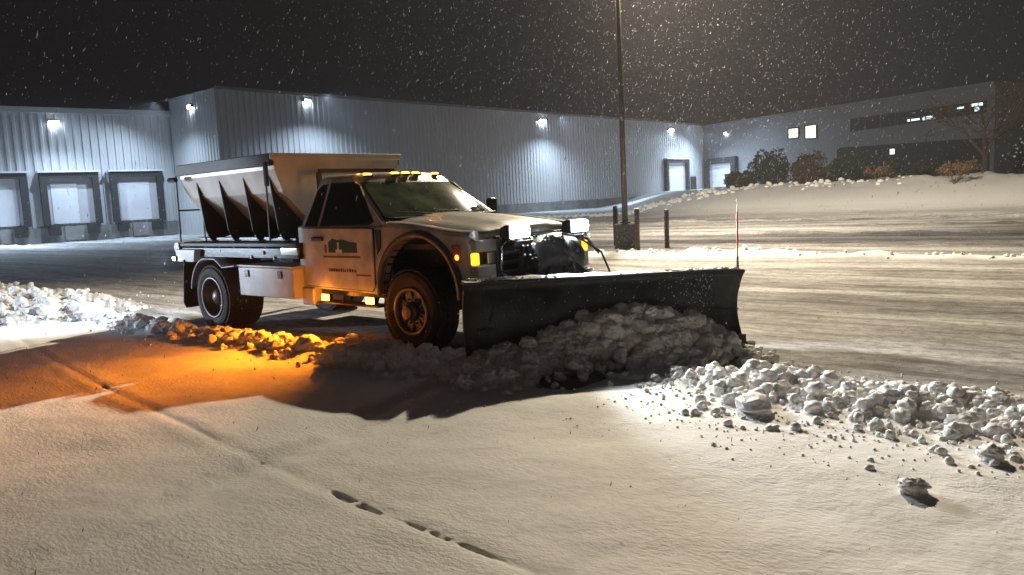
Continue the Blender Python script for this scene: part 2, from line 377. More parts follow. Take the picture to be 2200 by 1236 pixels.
for a in range(230):   # lumps banked up in front of the tyre
    X = random.uniform(-.75, 1.25); Y = -1.42-abs(random.gauss(0, .22)); p = t2w(X, Y); it.append((p.x, p.y, random.uniform(.02, .20)*max(.2, 1-abs(Y+1.5)/.5), random.uniform(.03, .10)))
tag(scatter('snow_pile', it, soft=True), 'dark heap of rolled up snow lumps pushed against the plow blade', 'snow pile', kind='stuff')
# single chunks that can be told apart
def chunk(X, Y, r, label, seed, sq=(1, 1, 1), grp=None, rough=1.0):
    v, f = lump(4, seed, rough); o = np_mesh('snow_chunk', v*r*np.array(sq), f, M_SNOW); z = gz(X, Y)
    o.location = (X, Y, z+r*sq[2]*.55); o.rotation_euler = (0, 0, seed); tag(o, label, 'snow chunk', grp or 'loose snow chunks'); return o
chunk(1.93, 3.74, .060, 'fist sized snow chunk alone on smooth snow at lower right, casting a long shadow', 3)
chunk(2.55, 4.13, .068, 'round snow chunk near the right edge, outside the broken band', 9)
chunk(1.62, 5.30, .15, 'largest flat bread shaped snow block at the front of the right hand band', 14, (1.15, .8, .55), rough=.6)
chunk(-1.72, 7.55, .13, 'snow block lit orange standing in front of the rest below the amber lamps', 22, (1, .8, .8))
chunk(2.3, 3.28, .045, 'small low snow chunk in the lower right corner', 31)
chunk(2.75, 4.75, .07, 'snow chunk lying just in front of the broken band near the right edge', 37, (1.2, .9, .7))
chunk(-6.6, 12.1, .16, 'grey snow lump at the left tip of the broken line behind the truck', 41)
it = []
for a in range(170):
    t = random.random(); x = random.uniform(1.0, 3.2); y = 5.6-.62*(x-1.0)-abs(random.gauss(0, .5)); it.append((x, y))
A = np.array(it); h = ground_fn(A[:, 0], A[:, 1])[0]
tag(scatter('snow_crumbs', [(A[i, 0], A[i, 1], h[i]+.003, random.uniform(.004, .012)*(1+1.2*(random.random() > .9))) for i in range(len(A))]), 'tiny snow crumbs sprinkled on the smooth snow below the right band', 'snow crumbs', kind='stuff')

# ================================================================== THE TRUCK (X forward, Y left, near side is -Y)
T = empty('plow_truck', (TX, TY, 0), TH)
tag(T, 'white plow truck with V shaped spreader, lit amber lamps and wide black blade', 'truck')
# --- body sides with wheel arch
ARC = [(.12+.60*math.cos(a), .64+.60*math.sin(a)) for a in np.linspace(math.pi, 0, 19)]
def shoulder(X): return 1.385-.115*sst(-.4, .88, X)**1.1
side = [(-2.06, .64), (-.49, .60)]+ARC+[(.80, .64), (.88, .90), (.88, 1.14)]+[(X, float(shoulder(np.array(X)))-.02) for X in (.84, .6, .3, 0, -.3, -.5)]+[(-2.08, 1.385)]
body = MB()
for s in (-1, 1):
    body.prism(side, lambda x, z, s=s: (x, s*(1.0-.02*(z > 1.3)), z), lambda x, z, s=s: (x, s*.90, z))
    # fender shoulder rounding up to the hood edge
    st = np.linspace(-.42, .88, 10); vs = []; fs = []
    for i, X in enumerate(st):
        zz = float(shoulder(X)); vs += [(X, s*.985, zz-.03), (X, s*.965, zz+.012), (X, s*.90, zz+.03), (X, s*.855, zz+.01), (X, s*.85, zz-.10)]
    for i in range(9):
        for j in range(4): fs.append((i*5+j, i*5+j+1, (i+1)*5+j+1, (i+1)*5+j))
    body.add(vs, fs); body.add(vs[-5:], [(0, 1, 2, 3, 4)])
body.box(-2.08, -2.0, -.90, .90, .62, 1.385)
body.build('body', M_PAINT, T, .018)
fl = MB(); fl.box(-2.0, -.45, -.9, .9, .55, .62); fl.box(-.45, -.40, -.9, .9, .5, 1.35); fl.box(-.4, .86, -.55, .55, .55, 1.2); fl.box(-2.0, -.5, -.89, .89, 1.30, 1.33)
fl.build('floor_pan', M_BLACK, T)
# wheel arch lips and liners
for s in (-1, 1):
    lip = MB(); k = 0; vs = []; fs = []
    an = np.linspace(math.pi+.05, -.05, 25)
    for a in an:
        for rr_, yy in ((.605, .90), (.605, 1.045), (.66, 1.05), (.675, 1.003)):
            vs.append((.12+rr_*math.cos(a), s*yy, .64+rr_*math.sin(a)))
    for i in range(24):
        for j in range(3): fs.append((i*4+j, i*4+j+1, (i+1)*4+j+1, (i+1)*4+j))
    lip.add(vs, fs).build('fender_flare', M_GREY, T, smooth=True)
    ln = MB(); vs = []; fs = []
    for a in an: vs += [(.12+.60*math.cos(a), s*.995, .64+.60*math.sin(a)), (.12+.60*math.cos(a), s*.56, .64+.60*math.sin(a))]
    for i in range(24): fs.append((2*i, 2*i+1, 2*i+3, 2*i+2))
    ln.add(vs, fs).build('wheel_well', M_BLACK, T)
# --- hood
hs = np.linspace(-.44, .90, 14); prof = [(0, 1.475, 1.325), (.20, 1.475, 1.328), (.34, 1.468, 1.325), (.40, 1.450, 1.312), (.62, 1.440, 1.300), (.76, 1.420, 1.280), (.835, 1.385, 1.245)]
vs = []; fs = []; full = [(-y, a, b) for y, a, b in prof[::-1]]+[(y, a, b) for y, a, b in prof[1:]]
for X in hs:
    t = (X+.44)/1.34; dip = .05*max(0, (t-.82)/.18)**2
    for y, a, b in full: vs.append((X-.06*(y/.83)**2*(t), y*(1-.04*t), a+(b-a)*t**1.3-dip))
n = len(full)
for i in range(13):
    for j in range(n-1): fs.append((i*n+j, i*n+j+1, (i+1)*n+j+1, (i+1)*n+j))
k = len(vs)
vs += [(v[0]-.01, v[1], v[2]-.06) for v in vs[-n:]]
for j in range(n-1): fs.append((13*n+j, 13*n+j+1, k+j+1, k+j))
hood = MB().add(vs, fs).build('hood', M_PAINT, T, smooth=True)
b = MB(); b.box(-.46, .8, -.862, .862, 1.10, 1.16); b.build('hood_gap_shadow_panel', M_BLACK, T).name = 'hood_gap_shade'  # black sheet added under the hood as shade in the gap
b = MB(); b.prism([(-.60, 1.40), (-.40, 1.40), (-.40, 1.452), (-.60, 1.46)], lambda x, z: (x, -.84, z), lambda x, z: (x, .84, z)); b.build('cowl', M_BLACK, T, .008)
# --- greenhouse
def gh_ring(z):
    t = (z-1.385)/(1.94-1.385); hw = .968-.235*t; hw2 = hw; xr = -2.07+.16*t; xf = -.44-.80*t; bow = .14
    pts = []
    for u in np.linspace(-1, 1, 13): pts.append((xf+bow*(1-abs(u)**2.2)-.02, u*hw, z))
    for X in np.linspace(xf-.10, xr+.06, 8): pts.append((X, hw, z))
    for u in np.linspace(1, -1, 9): pts.append((xr+.0, u*(hw-.05), z))
    for X in np.linspace(xr+.06, xf-.10, 8): pts.append((X, -hw, z))
    return pts
rings = [gh_ring(z) for z in (1.37, 1.45, 1.6, 1.75, 1.88, 1.93)]
top = gh_ring(1.93); cx = -1.52
for sc_, dz in ((.95, .032), (.86, .052), (.5, .068), (.0, .072)):
    rings.append([(cx+(x-cx)*sc_, y*sc_, 1.93+dz) for x, y, z in top])
n = len(rings[0]); vs = [p for r_ in rings for p in r_]; fs = []
for i in range(len(rings)-1):
    for j in range(n): fs.append((i*n+j, i*n+(j+1) % n, (i+1)*n+(j+1) % n, (i+1)*n+j))
cab = MB().add(vs, fs).build('cab_roof', M_PAINT, T, smooth=True)
def shell_mod(o, ang=35):
    o.data.set_sharp_from_angle(angle=R(ang))
shell_mod(cab, 38)
# windscreen (bowed, proud of the frame by 5 mm) with its rubber edge
def wind(u, v, off):
    z = 1.44+.425*v; t = (z-1.385)/.555; hw = .968-.235*t; xf = -.44-.80*t
    Y = u*(hw-.075); uu = Y/hw; return (xf+.14*(1-abs(uu)**2.2)-.02+off*.58, Y, z+off*.8)
def grid(fn, nu=16, nv=6):
    vs = [fn(-1+2*i/nu, j/nv) for j in range(nv+1) for i in range(nu+1)]
    fs = [(j*(nu+1)+i, j*(nu+1)+i+1, (j+1)*(nu+1)+i+1, (j+1)*(nu+1)+i) for j in range(nv) for i in range(nu)]
    return vs, fs
M_WIND = mat('windscreen_glass', (.20, .24, .15), .07, coat=.6, var=.7, vscale=3.2)  # mottled green colour stands in for reflections and light through the glass
ws = MB().add(*grid(lambda u, v: wind(u*1.025, -.02+1.04*v, .004))).build('windscreen_seal', M_BLACK, T, smooth=True)
wg = MB().add(*grid(lambda u, v: wind(u, .03+.94*v, .009))).build('windscreen', M_WIND, T, smooth=True)
its = []
for uu, rr0 in ((.25, .035), (.62, .05), (.80, .045), (-.1, .02)):
    for k in range(16): q_ = wind(uu+random.gauss(0, .035), .03+abs(random.gauss(0, .06)), .012); its.append((*q_, rr0*random.uniform(.2, .7)))
so = scatter('windscreen_snow', its); so.parent = wg; so['kind'] = 'stuff'
for sx in (-.52, .18):
    wb_ = MB(); p0 = wind(sx+.3, .0, .03); p1 = wind(sx-.32, .10, .028); wb_.tube([p0, wind(sx, .05, .035), p1], .008, 5); wb_.build('wiper', M_BLACK, T)
# side windows, doors
def sidept(x, z, s, off=0): return (x, s*(.968-.235*((z-1.385)/.555)+off), z)
for s in (-1, 1):
    for nm, poly in (('side_window', [(-1.60, 1.392), (-.70, 1.392), (-.64, 1.43), (-.74, 1.52), (-1.06, 1.83), (-1.17, 1.865), (-1.60, 1.875)]),
                     ('quarter_window', [(-1.93, 1.392), (-1.68, 1.392), (-1.68, 1.87), (-1.80, 1.86), (-1.86, 1.80)])):
        fr_ = MB(); cxp = sum(p[0] for p in poly)/len(poly); czp = sum(p[1] for p in poly)/len(poly)
        big = [(cxp+(x-cxp)*1.05, czp+(z-czp)*1.06) for x, z in poly]
        fr_.prism(big, lambda x, z: sidept(x, z, s, .004), lambda x, z: sidept(x, z, s, -.02)).build('window_frame', M_BLACK, T)
        wn_ = MB(); wn_.prism(poly, lambda x, z: sidept(x, z, s, .007), lambda x, z: sidept(x, z, s, -.02)).build(nm, M_GLASS, T)
    dr = MB(); dp = [(-1.94, .70), (-1.90, .665), (-.66, .64), (-.605, .70), (-.60, 1.335), (-.72, 1.345), (-1.94, 1.36)]
    cxp, czp = -1.27, 1.0; big = [(cxp+(x-cxp)*1.014, czp+(z-czp)*1.028) for x, z in dp]
    MB().prism(big, lambda x, z: (x, s*1.002, z), lambda x, z: (x, s*.98, z)).build('door_gap', M_BLACK, T)
    door = MB().prism(dp, lambda x, z: (x, s*1.012, z), lambda x, z: (x, s*.98, z)).build('door', M_PAINT, T, .006)
    h = MB().box(-1.72, -1.50, min(s*1.012, s*1.045), max(s*1.012, s*1.045), 1.205, 1.255).build('door_handle', M_BLACK, door, .012)
    if s < 0:
        G = mat('logo_green', (.006, .05, .022), .6, var=.3, vscale=20); Bn = mat('logo_brown', (.10, .05, .04), .6)
        lg = MB(); yy = -1.0135
        lg.prism([(-1.42, 1.07), (-.88, 1.07), (-.88, 1.185), (-1.02, 1.195), (-1.16, 1.225), (-1.25, 1.215), (-1.34, 1.235), (-1.42, 1.19)], lambda x, z: (x, yy, z), lambda x, z: (x, yy-.002, z)).build('logo_hill', G, door)
        lm = MB(); lm.box(-1.245, -1.215, -1.0175, -1.0158, 1.09, 1.19); lm.box(-1.28, -1.16, -1.0175, -1.0158, 1.07, 1.105); lm.build('logo_mark', M_PAINT2, door)
        lb = MB(); lb.box(-1.53, -.83, -1.0155, -1.0125, 1.01, 1.032); lb.box(-1.50, -1.46, -1.0155, -1.0125, 1.065, 1.165); lb.build('logo_bar', Bn, door)
        # small lettering too blurred in the photograph to read: strokes only
        tx_ = MB(); random.seed(3); x = -1.44
        while x < -.92:
            ww = random.uniform(.018, .035); tx_.box(x, x+ww, -1.0155, -1.0125, .845, .845+random.uniform(.028, .042)); x += ww+random.uniform(.006, .022)
        tx_.box(-.93, -.66, -1.0155, -1.0125, .805, .823); tx_.build('door_lettering', Bn, door)
    MB().prism([(-.555, 1.33), (-.47, 1.32), (-.48, 1.13), (-.54, 1.06)], lambda x, z: (x, s*1.006, z), lambda x, z: (x, s*.99, z)).build('fender_vent', M_BLACK, T)
# roof marker lamps
for i, y in enumerate((-.55, -.17, 0, .17, .55)):
    X = -1.22+.10*(1-abs(y/.7)**2); b_ = MB(); zz = 1.945+.012*(1-abs(y/.6))
    b_.box(X-.06, X+.05, y-.05, y+.05, zz-.01, zz+.012)
    mk = b_.build('marker_lamp', M_BLACK, T, .005)
    MB().prism([(X-.05, zz+.012), (X+.04, zz+.012), (X+.02, zz+.032), (X-.035, zz+.038)], lambda x, z: (x, y-.036, z), lambda x, z: (x, y+.036, z)).build('amber_lens', E_AMB, mk, .006)
for y in (-.55, 0, .55): point('marker_glow', t2w(-1.36, y, 2.10), 1.6, (1, .36, .03), .02)
# cab guard rack
rk = MB(); rk.bar((-2.2, -.52, 2.07), (-2.2, .72, 2.07), .05, .055)
for y in (-.52, .70): rk.bar((-2.2, y, 2.05), (-2.2, y, 1.2), .06, .05)
rk.bar((-2.2, -.50, 1.25), (-2.2, .72, 1.25), .05)
rk.build('cab_guard', M_BLACK, T, .006)
# far mirror
for s in (1,):
    mm = MB(); mm.tube([(-.75, s*.93, 1.42), (-.74, s*1.10, 1.44)], .02, 6); mr = mm.build('mirror', M_BLACK, T)
    MB().box(-.80, -.70, s*1.06, s*1.20, 1.38, 1.62).build('mirror_housing', M_BLACK, mr, .03)
# --- front end
fa = MB(); fa.box(.80, .885, -.88, .88, .74, 1.20); fa.build('fascia', M_BLACK, T, .01)
gr_ = MB()
for z in (.84, .94, 1.04, 1.14): gr_.box(.885, .915, -.56, .56, z-.018, z+.018)
for y in (-.6, .6): gr_.box(.885, .93, y-.045, y+.045, .76, 1.20)
gr_.box(.885, .93, -.64, .64, 1.185, 1.225); gr_.box(.885, .92, -.64, .64, .755, .785)
grl = gr_.build('grille', M_GREY, T, .01)
for s in (-1, 1):
    c3 = MB(); c3.tube([(.935, s*.10, 1.165), (.945, s*.50, 1.165), (.945, s*.60, 1.12), (.945, s*.60, .84), (.945, s*.50, .79), (.935, s*.10, .79)], .017, 8); c3.build('grille_surround', M_CHROME, grl, smooth=True)
MB().prism([(-.15, 0), (-.11, .05), (.11, .05), (.15, 0), (.11, -.05), (-.11, -.05)], lambda y, z: (.915, y, .99+z), lambda y, z: (.932, y, .99+z)).build('grille_badge', mat('badge_blue', (.03, .04, .10), .3), grl)
for s in (-1, 1):
    hl = MB(); hp = [(.70, s*1.004), (.86, s*.985), (.915, s*.93), (.93, s*.64), (.86, s*.64), (.70, s*.90)]
    def P(z0, z1): return (lambda x, y: (x, y, z0)), (lambda x, y: (x, y, z1))
    lampo = MB().prism(hp, *P(1.075, 1.20)).build('headlight', M_CLEAR, T, .012)
    MB().prism([(.79, s*1.002), (.875, s*.98), (.925, s*.93), (.93, s*.90), (.86, s*.89), (.79, s*.9)], *P(.955, 1.072)).build('turn_signal', E_TURN, lampo, .012)
    MB().prism([(.64, s*1.01), (.775, s*1.003), (.775, s*.93), (.64, s*.93)], *P(.98, 1.165)).build('side_marker', mat('marker_red', (.45, .05, .01), .25, coat=1), lampo, .015)
    MB().lathe([(0, .012), (.02, .008), (.028, 0)], (.715, s*1.008, 1.035), 'Y', 12, s).build('marker_bulb', emit('marker_bulb', (1, .25, .03), 6), lampo)
    MB().prism([(.932, s*.66), (.932, s*.78), (.9, s*.78), (.9, s*.66)], *P(.955, 1.072)).build('fog_reflector', M_CHROME, lampo, .006)
    MB().prism([(.74, s*1.0), (.86, s*1.0), (.93, s*.94), (.935, s*.66), (.86, s*.66), (.74, s*.93)], *P(.775, .95)).build('bumper_corner', M_PAINT, T, .02)
bp_ = MB(); bp_.prism([(.86, -1.0), (1.02, -.86), (1.06, -.5), (1.06, .5), (1.02, .86), (.86, 1.0)], lambda x, y: (x, y, .55), lambda x, y: (x, y, .755)); bp_.build('bumper', M_DARK, T, .02)
# --- wheels
def wheel(X, y0, s, r, wd, rimr, rim_mat, dual=False, holes=8):
    e = MB(); tp = [(rimr, 0), (rimr+.03, -.012), (r*.80, -.022), (r*.93, -.012), (r*.985, .018), (r, .05), (r, wd-.05), (r*.985, wd-.018), (r*.93, wd), (rimr, wd)]
    e.lathe([(a, -b) for a, b in tp], (X, y0, r), 'Y', 48, s)
    # tread blocks
    for j in range(44):
        a = 2*math.pi*j/44
        for row, q in enumerate((.05, .5, .95)):
            aa = a+(row % 2)*.07; c_, s_ = math.cos(aa), math.sin(aa); yc = -(.035+(wd-.07)*q); hw = wd*.14 if q == .5 else wd*.16
            yc = min(max(yc, -wd+hw*.8), -hw*.8)
            vs = []
            for rr_ in (r-.004, r+.014):
                for dy in (-hw, hw):
                    for dt in (-.028, .028):
                        t_ = aa+dt/r; vs.append((X+rr_*math.cos(t_), y0+(yc+dy)*s, r+rr_*math.sin(t_)))
            e.add(vs, [(0, 1, 3, 2), (4, 6, 7, 5), (0, 4, 5, 1), (2, 3, 7, 6), (0, 2, 6, 4), (1, 5, 7, 3)])
    ob = e.build('tire', M_RUB, T)
    if dual:   # deep dished outer wheel
        MB().lathe([(rimr+.005, .0), (rimr+.004, .015), (rimr-.022, .018), (rimr-.035, -.02), (rimr-.05, -.10), (.13, -.14), (.115, -.135)], (X, y0, r), 'Y', 40, s).build('rim', rim_mat, ob, smooth=True)
        MB().lathe([(.118, -.14), (.112, -.06), (.085, -.04), (.05, -.02), (.0, -.012)], (X, y0, r), 'Y', 24, s).build('hub', rim_mat, ob, smooth=True)
    else:
        rm = MB().lathe([(rimr+.005, .0), (rimr+.004, .02), (rimr-.03, .022), (rimr-.045, -.015), (rimr-.05, -.045)], (X, y0, r), 'Y', 40, s).build('rim', rim_mat, ob, smooth=True)
        dsk = MB(); nn = holes; bm_in, bm_out = .095, rimr-.045
        for j in range(nn):   # spokes between the hand holes
            a0 = 2*math.pi*(j+.18)/nn; a1 = 2*math.pi*(j+.82)/nn
            pts = [(bm_in*math.cos(2*math.pi*(j)/nn), bm_in*math.sin(2*math.pi*j/nn)), (bm_out*math.cos(a0), bm_out*math.sin(a0)), (bm_out*math.cos((a0+a1)/2), bm_out*math.sin((a0+a1)/2)), (bm_out*math.cos(a1), bm_out*math.sin(a1)), (bm_in*math.cos(2*math.pi*(j+1)/nn), bm_in*math.sin(2*math.pi*(j+1)/nn))]
            dsk.prism(pts, lambda x, z: (X+x, y0-s*.03, r+z), lambda x, z: (X+x, y0-s*.055, r+z))
        dsk.build('rim_disc', rim_mat, ob, .004)
        hb = MB().lathe([(.11, -.045), (.105, .02), (.075, .045), (.07, .075), (.0, .085)], (X, y0, r), 'Y', 24, s)
        for j in range(8):
            a = 2*math.pi*(j+.5)/8; hb.lathe([(.013, -.03), (.013, .0), (0, .002)], (X+.135*math.cos(a), y0, r+.135*math.sin(a)), 'Y', 6, s)
        hb.build('hub', rim_mat, ob)
    # backing so one cannot look through
    MB().lathe([(rimr, -.12), (.0, -.12)], (X, y0, r), 'Y', 24, s).build('brake_drum', M_BLACK, ob)
    return ob
for s in (-1, 1):
    wheel(-.02, s*1.01, s, .445, .27, .265, M_RIM)
    wheel(-3.98, s*1.17, s, .435, .24, .285, M_RIM, dual=True)
    wheel(-3.98, s*.89, s, .435, .24, .285, M_DARK, dual=True)
ax = MB(); ax.tube([(-3.98, -.9, .43), (-3.98, .9, .43)], .09, 10); ax.tube([(-.02, -.8, .43), (-.02, .8, .43)], .07, 10); ax.box(-4.9, .8, -.45, -.33, .55, .78); ax.box(-4.9, .8, .33, .45, .55, .78); ax.build('chassis', M_BLACK, T)
# --- running board, amber lamps, tank
rb = MB(); rb.box(-1.72, -.55, -1.03, -.82, .455, .475); rb.bar((-1.4, -.86, .47), (-1.4, -.80, .62), .04); rb.bar((-.8, -.86, .47), (-.8, -.80, .62), .04); rb.build('running_board', M_DARK, T, .006)
tk = MB().box(-2.02, -1.78, -1.03, -.55, .42, .635).build('step_box', mat('step_aluminium', (.6, .6, .6), .45, .3, var=.2, bump=.1), T, .02)
for X in (-1.50, -.66):
    lb_ = MB().box(X-.07, X+.07, -1.045, -.99, .50, .575).build('amber_warning_lamp', M_BLACK, T, .01)
    MB().box(X-.065, X+.065, -1.066, -1.044, .50, .575).build('amber_lens', E_AMB2, lb_, .004)
    p = t2w(X, -1.10, .63)
    for sw, pw in ((-2.7, 140), (.1, 420)): spot('amber_spot', p, t2w(X+sw, -4.2, .50), pw, AMBER, 80, .8, .03)
    spot('amber_spill', p, t2w(X-.5, -2.6, 0), 60, AMBER, 110, 1, .03)
    p = t2w(X-.02 if X < -1 else X-.12, -1.13, .52); point('amber_glow', p, 6 if X < -1 else 1.8, AMBER, .03)
# --- flat bed
bdp = MB(); bdp.box(-5.08, -1.98, -1.08, 1.08, 1.135, 1.185)
for X in np.arange(-4.9, -2.0, .4): bdp.box(X-.03, X+.03, -.95, .95, 1.04, 1.133)
bdp.build('bed_deck', M_DARK, T, .008)
MB().box(-5.0, -1.98, -1.065, -.98, .985, 1.12).build('bed_rail', M_BLACK, T, .01)
MB().box(-5.0, -1.98, .98, 1.065, .985, 1.12).build('bed_rail', M_BLACK, T, .01)
MB().prism([(-5.16, 1.13), (-5.10, 1.20), (-4.99, 1.20), (-4.99, .98), (-5.02, .90)], lambda x, z: (x, -1.1, z), lambda x, z: (x, 1.1, z)).build('tail_bar', M_PAINT2, T, .012)
hd = MB(); hd.prism([(-4.98, .92), (-4.98, 1.10), (-4.40, 1.10), (-4.46, .92)], lambda x, z: (x, -1.16, z), lambda x, z: (x, -.85, z)); hd.build('tail_panel', M_PAINT2, T, .012)
hd = MB(); hd.box(-2.35, -1.98, -1.075, -.95, 1.03, 1.13); hd.build('bed_corner_plate', M_CHROME, T, .01)
for X, z in ((-2.75, 1.06), (-2.5, .995), (-3.05, 1.0)): MB().lathe([(0, .02), (.022, .015), (.028, 0)], (X, -1.068, z), 'Y', 10, -1).build('bed_bolt', M_CHROME, T)
for s in (-1, 1):
    # plate over the rear wheels
    vs = []; fs = []; aa = np.linspace(math.pi*.95, .85, 16)
    pl = [(-3.98+.55*math.cos(a), .46+.55*math.sin(a)) for a in aa]
    pl = [(x, min(z, .985)) for x, z in pl]+[(-3.30, .90), (-3.26, .885)]
    for x, z in pl: vs += [(x, s*1.20, z), (x, s*.62, z+.03)]
    for i in range(len(pl)-1): fs.append((2*i, 2*i+1, 2*i+3, 2*i+2))
    wf = MB().add(vs, fs).build('wheel_guard', M_POLY, T, smooth=True); sd_ = wf.modifiers.new('s', 'SOLIDIFY'); sd_.thickness = .02
    # toolbox
    y0, y1 = (-1.15, -.70) if s < 0 else (.70, 1.15)
    tbx = MB().box(-3.27, -2.0, y0, y1, .50, .875).build('toolbox', M_PAINT2, T, .012)
    MB().box(-3.30, -1.98, y0-.012 if s < 0 else y0, y1 if s < 0 else y1+.012, .878, .905).build('toolbox_lid', M_PAINT2, tbx, .006)
    yf = s*1.152
    for X in (-3.05, -2.28):
        MB().box(X-.045, X+.045, min(yf, yf+s*.014), max(yf, yf+s*.014), .75, .84).build('latch', M_BLACK, tbx, .008)
    mf = MB().prism([(-.66, .95), (-1.18, .95), (-1.18, .32), (-1.14, .24), (-.70, .24), (-.66, .3)], lambda y, z: (-4.70-.18*(1-z), -s*y, z), lambda y, z: (-4.72-.18*(1-z), -s*y, z)).build('mud_flap', M_RUB, T, .004)
lr = MB().box(-5.03, -4.95, -1.19, -1.13, .93, 1.0).build('rear_work_lamp', M_BLACK, T, .008)
MB().box(-5.02, -4.96, -1.197, -1.189, .94, .99).build('lamp_lens', E_COOL, lr)
spot('rear_work_light', t2w(-5.05, -1.25, .98), t2w(-9.2, -2.6, 0), 520, (.72, .86, 1), 140, .9, .04)
# --- V box spreader
XR, XF = -4.92, -2.44; YT, YB = 1.01, .42; ZT, ZB = 2.16, 1.30
hop = MB(); th = .012
def vq(a, b_, c, d): hop.add([a, b_, c, d], [(0, 1, 2, 3)])
for s in (-1, 1):
    hop.prism([(s*YT, ZT+.14), (s*(YT-.015), ZT+.14), (s*(YT-.015), ZT-.05), (s*(YT-.115), ZT-.33), (s*(YB-.015), ZB), (s*YB, ZB), (s*(YT-.10), ZT-.335), (s*YT, ZT-.05)], lambda y, z: (XR, y, z), lambda y, z: (XF, y, z))
for X0, X1 in ((XF-.012, XF), (XR, XR+.012)):
    xx = (lambda z: -.10*(ZT+.14-z)/1.0) if X0 > -3 else (lambda z: .30*(ZT+.14-z)/1.0)
    hop.prism([(-YT+.003, ZT+.13), (YT-.003, ZT+.13), (YT-.003, ZT-.05), (YT-.105, ZT-.33), (YB-.003, ZB+.003), (-YB+.003, ZB+.003), (-YT+.105, ZT-.33), (-YT+.003, ZT-.05)], lambda y, z: (X1+xx(z)*.0+.004*(X0 > -3), y, z), lambda y, z: (X0, y, z))
hp_ = hop.build('hopper', M_STEEL, T)
rim_ = MB()
for s in (-1, 1): rim_.box(XR-.02, XF-.02, s*YT-.045 if s > 0 else -YT-.05, s*YT+.05 if s > 0 else -YT+.045, ZT-.005, ZT+.15)
rim_.box(XR-.04, XR+.02, -YT, YT, ZT+.03, ZT+.15); rm_ = rim_.build('hopper_rim', mat('tarp_rail', (.07, .065, .055), .6, var=.4, vscale=6), hp_, .012)
MB().box(XF-.022, XF+.03, -YT-.05, YT+.05, ZT+.07, ZT+.15).build('front_rim', M_STEEL, hp_, .01)
for s in (-1, 1):
    for X in (-4.50, -3.87, -3.24, -2.62):
        f_ = MB(); f_.prism([(s*(YT-.02), ZT-.12), (s*(YB+.01), ZB-.01), (s*(YB+.42), ZB-.10), (s*(YB+.49), ZB+.05)], lambda y, z: (X-.006, y, z), lambda y, z: (X+.006, y, z))
        f_.box(X-.006, X+.05, s*(YB+.42)-.02, s*(YB+.42)+.02, ZB-.10, ZB-.08); f_.build('gusset', M_DARK, hp_)
sb = MB(); sb.box(-4.8, -2.5, -.46, .46, 1.19, 1.298); sb.box(-4.9, -2.4, -.80, -.70, 1.19, 1.25); sb.box(-4.9, -2.4, .70, .80, 1.19, 1.25); sb.build('spreader_frame', M_BLACK, T, .01)
pst = MB(); pst.bar((-2.50, -1.10, 2.2), (-2.52, -1.10, 1.22), .018, .018); pst.bar((-2.46, -1.12, 2.2), (-2.46, -1.12, 1.9), .04, .05); pst.bar((-2.52, -1.1, 1.25), (-2.75, -.86, 1.25), .03); pst.build('strap_post', M_DARK, T)
for y_a, y_b in ((-1.04, -.66), (.66, 1.04)):
  lad = MB()
  for y in (y_a, y_b): lad.bar((-5.03, y, 1.2), (-4.99, y, 2.16), .022, .022)
  for z in (1.66,): lad.bar((-5.01, y_a, z), (-5.01, y_b, z), .025)
  lad.build('rear_ladder', M_DARK, T, .003)
rl = MB(); rl.tube([(-4.96, -1.16, 2.10), (-4.80, -1.14, 2.10)], .035, 8); rl.build('tarp_crank', M_BLACK, T)
ch = MB(); ch.prism([(-5.0, 1.18), (-5.35, 1.10), (-5.35, .62), (-5.05, .55)], lambda x, z: (x, -.25, z), lambda x, z: (x, .25, z)); ch.build('discharge_chute', M_DARK, T, .01)
# --- snow plow
mt = MB()
for y in (-.42, .42): mt.bar((1.0, y, .45), (1.12, y, 1.16), .07, .07); mt.bar((1.0, y, .5), (1.75, y*.5, .42), .09, .08)
mt.bar((1.12, -.56, 1.14), (1.12, .56, 1.14), .07, .06); mt.bar((1.1, -.42, .75), (1.1, .42, .75), .08); mt.bar((1.12, 0, .8), (1.12, 0, 1.14), .10, .08); mt.bar((1.75, -.34, .42), (1.75, .34, .42), .1, .1)
mt.tube([(1.2, -.2, .9), (1.78, -.45, .5)], .035, 8); mt.tube([(1.2, .2, .9), (1.85, .30, .5)], .035, 8); mt.tube([(1.16, 0, .95), (1.5, 0, .62)], .045, 8); mt.box(1.06, 1.3, -.26, .26, .55, .86)
mount = mt.build('plow_mount', M_BLACK, T, .01)
cv_ = MB(); cv_.add(*grid(lambda u, v: (1.17+.15*math.sin(v*3.1)+.02*math.cos(u*7)-.06*u*u, .02+u*.40, (.74+.48*v-.07*u*u))), )
cvr = cv_.build('headgear_cover', mat('dull_vinyl', (.045, .045, .05), .35, var=.5, vscale=9, bump=.5, bscale=12), mount, smooth=True); cvr.modifiers.new('s', 'SOLIDIFY').thickness = .02
hs_ = MB()
for a_, b_ in (((1.24, .30, 1.16), (1.55, .50, .70)), ((1.2, .1, 1.2), (1.3, .62, .95)), ((1.22, -.05, 1.15), (1.42, .05, .62))):
    hs_.tube([a_, tuple((Vector(a_)+Vector(b_))/2+Vector((.08, .02, .05))), b_], .013, 6)
hs_.build('hydraulic_hoses', M_GREY, mount)
